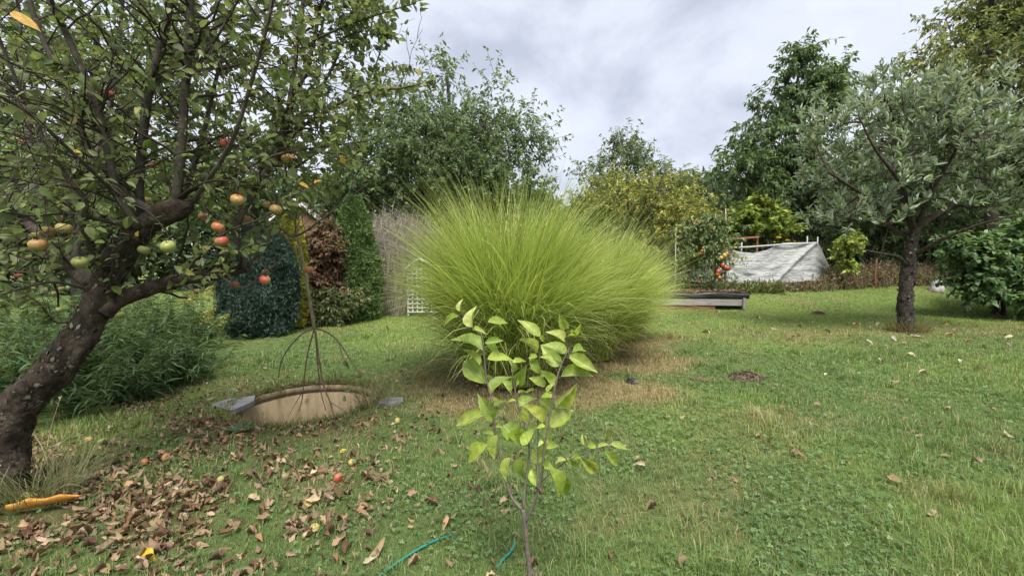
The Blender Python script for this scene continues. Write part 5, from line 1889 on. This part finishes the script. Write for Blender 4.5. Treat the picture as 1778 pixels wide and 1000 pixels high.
# yellow flowers behind the tunnel
c = P(1360, 470, 16.9)
t = thing('coneflower', 'coneflower plant with drooping yellow flowers above the fleece tunnel ridge', 'flower', (c[0], 16.9, float(ground_h(c[0], 16.9))))
rs = np.random.RandomState(121)
g = Geo()
gf = []
for (px, py) in ((1352, 410), (1368, 415), (1380, 418), (1345, 419)):
    hd = P(px, py, 16.8)
    pth = smooth_path([(c[0] + .1 * rs.randn(), 16.9, t.location.z), (hd[0] + .05, 16.9, (hd[2] + t.location.z) / 2), hd], 8)
    tube(g, pth, [.012, .008], 5)
    gf.append(hd)
g.build('stem', M_STEM, t)
for i, hd in enumerate(gf):
    g = Geo()
    n = 11
    a = np.arange(n) / n * 6.28
    L = .13 if i < 2 else .07
    leaves(g, np.repeat(hd[None], n, 0), np.stack([np.cos(a), np.sin(a) * .7, -.45 + 0 * a], 1), np.tile([[0, -.3, 1.]], (n, 1)), L, L * .4, palette(n, [(.55, .36, .02), (.6, .42, .03)], None, .08, rs), 'mid')
    tube(g, [hd - [0, 0, .01], hd + [0, 0, .03], hd + [0, 0, .05]], [.03, .03, .01], 7, c=(.10, .06, .02))
    g.build('flower', M_GRASS, t)
g = Geo()
n = 130
pos = np.array([c[0], 16.9, t.location.z]) + np.stack([.3 * rs.randn(n), .2 * rs.randn(n), rs.rand(n) * 1.5], 1)
leaves(g, pos, rdir(n, rs), unit(rdir(n, rs) + [0, 0, 1]), .14, .05, palette(n, [(.10, .15, .05), (.14, .19, .07)], None, .15, rs), 'low')
g.build('foliage', M_TREE_LEAF, t, 'stuff')

# ------------------------------------------------------------------ molehills, dark clod, weed rosette


def mound(name, label, cat, px, py, w_px, h, mat, seed):
    c = gp(px, py)
    R_ = w_px * c[1] / F_PX / 2
    rs = np.random.RandomState(seed)
    g = Geo()
    nr, na = 12, 30
    V = [c + [0, 0, h]]
    for i in range(1, nr + 1):
        for j in range(na):
            r = i / nr
            a = 6.283 * j / na
            rr_ = R_ * r * (1 + .16 * math.sin(2 * a + seed) + .10 * math.sin(5 * a))
            x, y = c[0] + rr_ * math.cos(a), c[1] + rr_ * .95 * math.sin(a)
            z = float(ground_h(x, y)) + h * (1 - r ** 1.6) - .008 + (.035 * (vnoise(x * 16, y * 16, 1) - .5) + .025 * (vnoise(x * 40, y * 40, 2) - .5)) * (1 if i < nr else 0)
            V.append((x, y, z))
    tt = [[0, 1 + j, 1 + (j + 1) % na] for j in range(na)]
    q = [[1 + i * na + j, 1 + (i + 1) * na + j, 1 + (i + 1) * na + (j + 1) % na, 1 + i * na + (j + 1) % na] for i in range(nr - 1) for j in range(na)]
    g.add(V, tt, q)
    for k in range(70):                                     # crumbs of soil
        a, r = rs.rand() * 6.28, R_ * (.25 + 1.0 * rs.rand())
        p0 = np.array([c[0] + r * math.cos(a), c[1] + r * math.sin(a), 0])
        p0[2] = ground_h(p0[0], p0[1]) + h * max(0, 1 - (r / R_) ** 1.6) + .006
        s = rs.uniform(.008, .022) * (1.4 if c[1] > 8 else 1)
        box(g, p0, (s * 1.6, s * 1.3, s), Matrix.Rotation(rs.rand() * 3, 3, 'Z') @ Matrix.Rotation(rs.rand(), 3, 'X'))
    o = g.build(name, mat, None, loc=tuple(c))
    return tag(o, label, cat)


mound('molehill', 'bare dark brown molehill in the middle of the open lawn', 'molehill', 1297, 657, 60, .075, M_SOIL, 1)
mound('molehill', 'small distant molehill in the brighter turf before the weedy strip', 'molehill', 1422, 546, 21, .09, M_SOIL, 2)
mound('soil_patch', 'faint scraped patch of brown soil between molehill and fountain grass', 'soil patch', 1217, 660, 26, .012, M_MULCH, 4)
mound('soil_clod', 'dark lumpy clod on the dead turf beside the fountain grass', 'clod', 1097, 664, 17, .05, rough_mat('dark_clod', [(.015, .013, .013), (.05, .045, .04), (.35, .34, .33)], 16, .6, .6), 6)

rs = np.random.RandomState(131)
c = gp(418, 752)
t = thing('weed_rosette', 'broad leaved weed rosette in front of the concrete well ring', 'weed', c)
for k in range(7):
    a = k * .9 + .3
    LeafKind('leaf', M_TREE_LEAF, [(.09, .15, .08), (.11, .175, .095)], None, 'high', 1, (.1, .2), (-.1, .15), .3, 50 + k).put(c + [0, 0, .012], (math.cos(a), math.sin(a) * .8, .35), (0, 0, 1), .15, .05, t)

# ------------------------------------------------------------------ garden hose, orange shard
M_HOSE = rough_mat('teal_hose', [(.01, .15, .125), (.02, .22, .19)], 20, .4, .05, spec=.5)
hp = []
for (px, py, dz) in ((630, 1030, .012), (662, 1002, .014), (700, 975, .016), (742, 951, .018), (780, 934, .010), (800, 925, -.03), (850, 930, -.04), (884, 934, -.02), (893, 945, .014), (888, 962, .018), (870, 980, .010), (850, 1000, -.03)):
    q = gp(px, py)
    hp.append(q + [0, 0, dz - .002])
g = Geo()
tube(g, smooth_path(hp, 90), [.0065, .0065], 10)
o = g.build('garden_hose', M_HOSE, None, loc=tuple(hp[2]))
tag(o, 'thin teal garden hose snaking through the turf by the sapling foot', 'hose')

c = gp(88, 885)
M_ORANGE = rough_mat('orange_shard', [(.48, .20, .03), (.62, .30, .06), (.66, .38, .12)], 14, .75, .25, 50, (1, 1, 1), spots=(.40, .15, .03), spot_scale=40, spot_lo=.63)
g = Geo()
nu, nv = 26, 8
Lh = .165
V = []
for i in range(nu):
    u = i / (nu - 1)
    amp = 1.45 + .10 * math.sin(u * 9) - .5 * max(0, u - .75) / .25
    for j in range(nv):
        a = -.15 - (j / (nv - 1)) * amp * (1 - .08 * math.sin(u * 13) * (j / (nv - 1)))
        r = .074 * (1 - .6 * max(0, u - .6) / .4)
        V.append((-Lh + 2 * Lh * u, r * math.sin(a) * 1.0, r * (1 - math.cos(a)) * .95 + .012 * u))
V = np.array(V)
V[:, 2] += .018 * V[:, 0] / Lh
i, j = np.meshgrid(np.arange(nu - 1), np.arange(nv - 1), indexing='ij')
a = (i * nv + j).ravel()
rot = np.array(Matrix.Rotation(.22, 3, 'Z'))
g.add(V @ rot.T + c + [0, 0, .032], None, np.stack([a, a + nv, a + nv + 1, a + 1], 1))
o = g.build('pottery_shard', M_ORANGE, None, loc=tuple(c))
md = o.modifiers.new('thick', 'SOLIDIFY')
md.thickness = .009
tag(o, 'long curved orange shard lying in the leaves at the foot of the old trunk', 'shard')

# ------------------------------------------------------------------ fallen apples
rs = np.random.RandomState(141)
FALL = [(154, 762, 17, 'orange', 'red brown fallen apple at the shaded edge of the goldenrod bed'), (177, 765, 18, 'green', 'pale green fallen apple next to a red brown one at the shaded bed edge'),
        (288, 793, 18, 'orange', 'flattened orange fallen apple amid the litter, farther from the trunk of a close pair'), (251, 801, 17, 'orange', 'orange fallen apple amid the litter, nearer the trunk of a close pair'),
        (224, 841, 21, 'orange', 'large soft orange fallen apple in open litter above the shard'), (383, 832, 17, 'yellow', 'pale tan fallen apple at the thin edge of the litter'),
        (420, 748, 10, 'orange', 'smooth orange fallen apple resting on the weed rosette'), (413, 757, 11, 'orange', 'dull orange fallen apple touching the smooth one by the weed rosette'),
        (359, 735, 13, 'red', 'red and green fallen apple beside the slate slab'), (323, 808, 10, 'yellow', 'small yellowish fallen apple among dead leaves'),
        (611, 803, 14, 'yellow', 'pale yellow fallen apple on turf straight before the well ring'), (588, 830, 19, 'red', 'rotting reddish fallen apple on bare turf before the well ring'),
        (690, 731, 13, 'yellow', 'yellow fallen apple near the dead turf of the fountain grass'), (547, 917, 19, 'yellow', 'large pale yellow fallen apple beside a brown leaf in the foreground'),
        (66, 998, 20, 'orange', 'orange fallen apple at the very bottom edge in the litter'), (30, 740, 12, 'green', 'greenish fallen apple behind the foot of the old trunk')]
for (px, py, w, kind, lab) in FALL:
    c = gp(px, py + w * .35)
    r = w * c[1] / F_PX / 2 / math.hypot(1, (px - 889) / F_PX)
    put_apple('fallen_apple', c + [0, 0, r * .72], r, kind, lab, rs, 1.2, 'apples fallen on the lawn')

# ------------------------------------------------------------------ fallen leaves
rs = np.random.RandomState(151)
KB = LeafKind('fallen_leaf', M_DEADLEAF, [(.135, .08, .044), (.195, .12, .07), (.085, .05, .03)], None, 'high', 10, (.2, 1.3), (-.4, .7), 1.1, 61, .15)
KT = LeafKind('fallen_leaf', M_DEADLEAF, [(.28, .20, .125), (.36, .265, .17), (.22, .145, .085)], None, 'high', 10, (.2, 1.3), (-.3, .6), .9, 62, .12)
KP = LeafKind('fallen_leaf', M_DEADLEAF, [(.42, .36, .26), (.36, .32, .24)], None, 'high', 8, (.3, 1.1), (-.2, .5), .8, 63, .1)
KY = LeafKind('fallen_leaf', M_DEADLEAF, [(.58, .40, .035), (.52, .42, .12)], None, 'high', 4, (.1, .4), (0, .3), .4, 64, .08)


LAND = [(gp(88, 885), 'the orange shard'), (gp(15, 860), 'the old apple trunk foot'), (gp(300, 700), 'the goldenrod bed'), (gp(405, 708), 'the slate slab'), (gp(418, 752), 'the weed rosette'),
        (gp(520, 742), 'the well ring rim'), (gp(177, 765), 'the pale green fallen apple'), (gp(251, 801), 'the close pair of fallen apples'), (gp(224, 841), 'the large soft orange fallen apple'), (gp(383, 832), 'the pale tan fallen apple'),
        (gp(547, 917), 'the large pale yellow fallen apple'), (gp(588, 830), 'the rotting reddish fallen apple'), (gp(611, 803), 'the pale yellow fallen apple'), (gp(245, 968), 'the bright yellow leaf'), (gp(66, 998), 'the orange fallen apple at the front'),
        (gp(700, 975), 'the teal hose'), (gp(920, 1010), 'the sapling foot'), (gp(1097, 664), 'the dark clod'), (gp(1297, 657), 'the molehill'), (gp(1574, 577), 'the silvery apple tree'), (gp(1422, 546), 'the distant molehill'),
        (gp(1626, 506), 'the white stump'), (gp(1217, 660), 'the scraped soil patch'), (gp(930, 700), 'the fountain grass'), (gp(690, 731), 'the yellow fallen apple by dead turf'), (gp(1700, 900), 'the open foreground lawn'), (gp(1300, 850), 'the clover in front')]


def lay(kind, x, y, L, asp, label, group, lift=.022, N=None):
    a = rs.rand() * 6.283
    z = float(ground_h(x, y)) + lift * rs.uniform(.6, 1.2) * (1 + .30 * max(0, y - 3))
    nrm = N if N is not None else unit(np.array([0, 0, 1.0]) + .38 * rs.randn(3))
    j = rs.randint(len(kind.meshes))
    if label is None:
        d_ = [math.hypot(x - q[0][0], y - q[0][1]) for q in LAND]
        i = int(np.argmin(d_))
        size = 'small' if L < .058 else 'large' if L > .084 else 'medium'
        pose = 'flat' if abs(nrm[2]) > .955 else 'upturned' if abs(nrm[2]) < .85 else 'tilted'
        rel = 'touching' if d_[i] < .12 else 'close to' if d_[i] < .42 else 'some way from'
        form = 'narrow ' if asp < .41 else 'broad ' if asp > .505 else ''
        label = f'{size} {form}{kind.hue[j]} leaf lying {pose}, {rel} {LAND[i][1]}'
        group = 'dead leaves fallen on the lawn'
    if rs.rand() < .4:
        nrm = -nrm
    o = kind.put((x, y, z), (math.cos(a), math.sin(a), .1 * rs.randn()), nrm, L, L * asp, which=j)
    return tag(o, label, 'fallen leaf', group)


n = 90000
x, d = scatter_view(n, 1.7, 9.0, 1.4)
f = litter_field(x, d)
sh_c = gp(88, 885)
k = (rs.rand(n) < f * .36) & ~in_ring(x, d, .07) & ~((np.abs(x - sh_c[0]) < .22) & (d < sh_c[1] + .03) & (d > sh_c[1] - .16))
x, d = x[k], d[k]
px, py, ff = proj(np.stack([x, d, ground_h(x, d)], 1))
L = rs.uniform(.034, .078, len(x)) * (.9 + .2 * (d < 3))
vis = (px > 4) & (px < 1770) & (py < 992)
order = np.argsort(-np.where(vis, L / ff, 0))
# spread the individual ones over the litter, the rest becomes the mass between them
ind = order[:420][::2][:170]
mass = np.setdiff1d(np.arange(len(x)), ind)
for i in ind:
    if rs.rand() < .62:
        lay(KB, x[i], d[i], L[i], rs.uniform(.34, .56), None, 'brown leaves in the litter under the old apple tree')
    else:
        lay(KT, x[i], d[i], L[i], rs.uniform(.34, .56), None, 'tan leaves in the litter under the old apple tree')
g = Geo()
mx_, my_ = x[mass], d[mass]
n = len(mass)
pos = np.stack([mx_, my_, ground_h(mx_, my_) + .005 + .03 * rs.rand(n)], 1)
a = rs.rand(n) * 6.283
cols = palette(n, [(.14, .085, .048), (.195, .125, .072), (.08, .048, .03), (.29, .21, .13), (.38, .29, .19)], [3, 3, 2.4, 2, 1], .2, rs)
grp = rs.randint(0, 5, n)
for k in range(5):
    s = grp == k
    leaves(g, pos[s], np.stack([np.cos(a[s]), np.sin(a[s]), .15 * rs.randn(s.sum())], 1), unit(np.array([0, 0, 1.]) * rs.choice([-1, 1], (s.sum(), 1)) + .45 * rs.randn(s.sum(), 3)), L[mass][s] * .95, L[mass][s] * rs.uniform(.28, .5, s.sum()), cols[s],
           tpl=leaf_template('high', [.15, .5, .9, 1.1, .6][k], [-.3, .1, .4, .6, 0][k], 1.2, 80 + k))
g.build('leaf_litter', M_LITTER, None, 'stuff')

# leaves scattered one by one over the open turf (places read off the photograph, the rest at random)
SPOT = [(590, 875, .1), (530, 880, .07), (520, 835, .07), (650, 828, .09), (676, 833, .09), (742, 880, .08), (745, 845, .06), (430, 872, .1), (445, 905, .1), (490, 935, .1), (560, 878, .1), (580, 945, .1), (640, 975, .1),
        (585, 925, .07), (600, 970, .09), (370, 965, .13), (420, 910, .1), (820, 970, .06), (700, 770, .09), (740, 872, .06)]
for (px, py, L_) in SPOT:
    c = gp(px, py)
    lay(KB if rs.rand() < .6 else KT, c[0], c[1], L_, .5, None, 'single leaves between well ring and sapling', .025)
RIGHT = [(1120, 815, .09), (1110, 800, .06), (1088, 780, .09), (1165, 730, .07), (1180, 728, .05), (1355, 715, .09), (1400, 738, .06), (1335, 765, .1), (1320, 762, .06), (1330, 778, .05), (1370, 790, .11), (1270, 830, .09), (1235, 832, .08),
         (1140, 885, .09), (1232, 585, .12), (1228, 620, .06), (1432, 657, .10), (1413, 710, .07), (1550, 668, .09), (1595, 655, .1), (1625, 670, .07), (1650, 712, .09), (1720, 716, .10), (1630, 745, .11), (1590, 754, .09), (1600, 760, .07),
         (1765, 765, .12), (1705, 810, .10), (1630, 795, .09), (1540, 835, .10), (1535, 840, .07), (1475, 812, .06), (1620, 890, .11), (1670, 632, .10), (1530, 632, .1), (1640, 585, .1), (1660, 580, .12), (1580, 588, .1), (1560, 600, .09),
         (1600, 595, .1), (1510, 565, .11), (1480, 570, .1), (1520, 572, .1), (1540, 608, .08), (1470, 590, .08), (1440, 600, .09), (1410, 568, .1), (1390, 575, .1), (1375, 590, .12), (1690, 600, .08), (1745, 605, .09), (1760, 590, .1), (1500, 598, .1),
         (1545, 590, .1), (1458, 560, .09), (1350, 575, .1), (1310, 560, .1), (1430, 580, .1), (1575, 620, .1), (1640, 995, .1), (1250, 545, .1)]
for (px, py, L_) in RIGHT:
    c = gp(px, py)
    kd = KP if rs.rand() < (.55 if py < 640 else .3) else KT
    if kd is KP:
        lay(kd, c[0], c[1], L_ * (1.0 + .6 * float(sstep(4, 9, c[1]))), .45, None, 'bleached leaves on the open lawn', .03)
    else:
        lay(kd, c[0], c[1], L_ * (.95 + .5 * float(sstep(4, 9, c[1]))), .5, None, 'tan leaves on the open lawn', .03)
YEL = [(245, 968, .10, .75, 'bright yellow fallen leaf standing up against a brown one in the foreground litter'), (528, 883, .06, .8, 'round yellow leaf on the turf before the well ring'), (330, 846, .06, .5, 'small yellow leaf among brown ones in the litter'),
       (601, 786, .05, .7, 'tiny yellow leaf close to the pale yellow fallen apple'), (1683, 600, .08, .8, 'yellow leaf on the lawn past the silvery apple tree'), (1640, 568, .09, .8, 'yellow leaf pair on the lawn just behind the silvery apple tree'),
       (82, 868, .09, .8, 'pale yellow green leaf lying above the orange shard'), (34, 874, .08, .8, 'pale cream leaf between the trunk foot and the orange shard'), (1390, 545, .10, .6, 'yellow leaf on the bright turf near the distant molehill')]
for (px, py, L_, asp, lab) in YEL:
    c = gp(px, py)
    o = lay(KY, c[0], c[1], L_, asp, lab, 'yellow leaves on the ground', .03, unit(np.array([.1 * rs.randn(), -.75, .65])))

# ------------------------------------------------------------------ sapling in the foreground
rs = np.random.RandomState(161)
DS = 1.75
g0 = P(926, 1094, DS)
g0[2] = float(ground_h(g0[0], g0[1]))
t = thing('young_sapling', 'slender young sapling with large yellow green leaves in the foreground', 'sapling', g0)


def stem(pts, r, name='stem'):
    pth = smooth_path([P(x, y, DS + d) for (x, y, d) in pts], 26)
    g = Geo()
    tube(g, pth, r, 9, rough=.03, seed=int(pts[0][0]))
    g.build(name, M_SAPBARK, t)
    return pth


ST = [stem([(926, 1100, 0), (922, 1020, 0), (916, 955, 0), (911, 905, 0), (908, 884, 0)], [.0125, .010, .0085], 'trunk'),
      stem([(908, 886, 0), (888, 862, .02), (878, 830, .04), (866, 780, .06), (858, 735, .08), (853, 690, .09), (845, 660, .1), (840, 610, .1), (835, 575, .1)], [.0068, .0055, .0042, .0028]),
      stem([(911, 908, 0), (925, 880, -.02), (938, 838, -.04), (943, 805, -.05), (946, 770, -.06), (953, 730, -.06), (962, 680, -.06), (972, 640, -.05), (990, 600, -.04)], [.0068, .0055, .0042, .0026]),
      stem([(909, 884, 0), (911, 850, .02), (916, 815, .04), (919, 780, .05), (912, 745, .05), (902, 710, .06), (893, 670, .06), (888, 640, .06)], [.0055, .004, .0022]),
      stem([(933, 850, -.04), (934, 760, 0), (934, 700, .03), (935, 660, .03), (937, 610, .03)], [.0038, .0032, .002]),
      stem([(938, 838, -.04), (955, 822, -.08), (985, 800, -.12), (1020, 785, -.16), (1062, 770, -.2)], [.003, .0022, .0012], 'side_twig')]
SL = [(118, 82, 118, 40, .35), (112, 98, 52, 115, .42), (162, 138, 155, 66, .62), (214, 118, 283, 106, .40), (196, 216, 112, 152, .52), (160, 145, 202, 150, .3), (208, 192, 263, 178, .42), (204, 188, 258, 218, .5), (212, 246, 291, 236, .42),
      (186, 268, 136, 212, .42), (212, 332, 130, 252, .45), (222, 372, 274, 292, .52), (262, 322, 300, 362, .45), (303, 292, 300, 252, .6), (300, 258, 344, 246, .45), (308, 326, 342, 282, .5), (396, 168, 328, 110, .42), (384, 222, 332, 178, .5),
      (392, 168, 412, 184, .6), (396, 296, 360, 234, .45), (414, 340, 364, 312, .55), (488, 142, 464, 98, .5), (476, 186, 440, 148, .55), (490, 166, 537, 138, .5), (486, 224, 428, 188, .55), (468, 268, 404, 206, .5), (440, 245, 399, 238, .55),
      (508, 222, 557, 208, .45), (497, 236, 586, 284, .42), (468, 308, 572, 296, .40), (452, 338, 408, 288, .5), (450, 386, 518, 346, .42), (446, 378, 400, 372, .5), (392, 384, 448, 434, .5), (430, 482, 502, 424, .62), (402, 470, 344, 408, .5),
      (318, 412, 373, 378, .5), (334, 460, 336, 412, .6), (236, 450, 190, 396, .5), (222, 384, 238, 412, .55), (236, 412, 272, 390, .4), (202, 434, 108, 472, .38), (268, 476, 316, 532, .8), (322, 482, 296, 540, .7), (246, 510, 232, 588, .66),
      (212, 545, 134, 598, .42), (240, 482, 268, 484, .4), (332, 545, 366, 492, .6), (354, 492, 388, 482, .5), (292, 588, 272, 664, .58), (332, 590, 326, 668, .66), (370, 605, 424, 548, .58), (372, 602, 450, 624, .45), (366, 630, 386, 688, .5),
      (424, 624, 478, 728, .40), (442, 640, 492, 718, .45), (394, 548, 456, 540, .5), (404, 472, 418, 532, .5), (484, 608, 532, 624, .45), (534, 586, 594, 634, .40), (544, 506, 562, 556, .42), (630, 488, 642, 530, .5), (640, 542, 696, 548, .42),
      (618, 564, 666, 614, .42), (398, 560, 408, 520, .6), (356, 640, 340, 600, .5), (210, 300, 226, 330, .5), (498, 150, 520, 162, .5), (418, 360, 440, 330, .5), (486, 590, 496, 602, .6)]
KS = LeafKind('leaf', M_SAPLING, [(.27, .345, .06), (.34, .41, .075), (.22, .29, .05), (.42, .47, .13)], [3, 3, 2, 1.4], 'high', 14, (.15, .75), (.1, .6), .3, 71, .11)
gs = Geo()
alls = np.concatenate(ST[1:])
ap = np.stack(proj(alls)[:2], 1)
for (ax, ay, bx2, by2, asp) in SL:
    a_ = np.array([740 + ax / 2, 500 + ay / 2])
    b_ = np.array([740 + bx2 / 2, 500 + by2 / 2])
    i = np.argmin(np.hypot(*(ap - a_).T))
    dep = alls[i][1] + .05 * rs.randn()
    A = P(*a_, dep)
    dy = .35 * rs.randn() * np.hypot(*(b_ - a_)) / F_PX * DS
    B = P(*b_, dep + dy)
    L_ = np.linalg.norm(B - A)
    D = (B - A) / L_
    N = unit(np.array([.6 * rs.randn(), -.75, .75]))
    if abs(D.dot(N)) > .8:
        N = unit(np.array([rs.randn() * .5, -1, .1]))
    KS.put(A, D, N, L_ * 1.10, L_ * max(asp, .42) * 1.04, t)
    src = alls[i] - np.array([0, 0, .012])
    tube(gs, smooth_path([src, (src + A) / 2 + [0, 0, -.004], A + D * L_ * .03], 5), [.0014, .001], 4, cap=False)
for pth in ST[1:]:
    for _ in range(5):
        q = pth[rs.randint(9, 25)]
        D = unit(rdir(1, rs)[0] * [1, .8, .6] + [0, -.1, .25])
        A = q + D * .012
        KS.put(A, D, unit(np.array([.5 * rs.randn(), -.6, .8])), rs.uniform(.03, .055), rs.uniform(.016, .026), t)
        tube(gs, [q, A, A + D * .002], [.0013, .001], 4, cap=False)
gs.build('leaf_stalks', M_SAPBARK, t, 'stuff')

# turf hanging over the ring's rim
rs = np.random.RandomState(171)
n = 2600
a = rs.rand(n) * 6.283
r = RING_R + .005 + .09 * rs.rand(n)
b0 = np.stack([RING_C[0] + r * np.cos(a), RING_C[1] + r * np.sin(a), 0 * a], 1)
b0[:, 2] = ground_h(b0[:, 0], b0[:, 1]) - .015
D = unit(np.stack([-np.cos(a) * .35, -np.sin(a) * .35, 0 * a + .45], 1) + .5 * rs.randn(n, 3))
D[:, 2] = np.abs(D[:, 2]) * .8 + .1
G = Geo()
leaves(G, b0, D, rdir(n, rs), .05 + .06 * rs.rand(n), .007, palette(n, [(.13, .19, .06), (.22, .24, .08), (.30, .24, .13)], None, .15, rs), tpl=leaf_template('narrow', .1, .5))
G.build('rim_grass', M_GRASS, None, 'stuff')
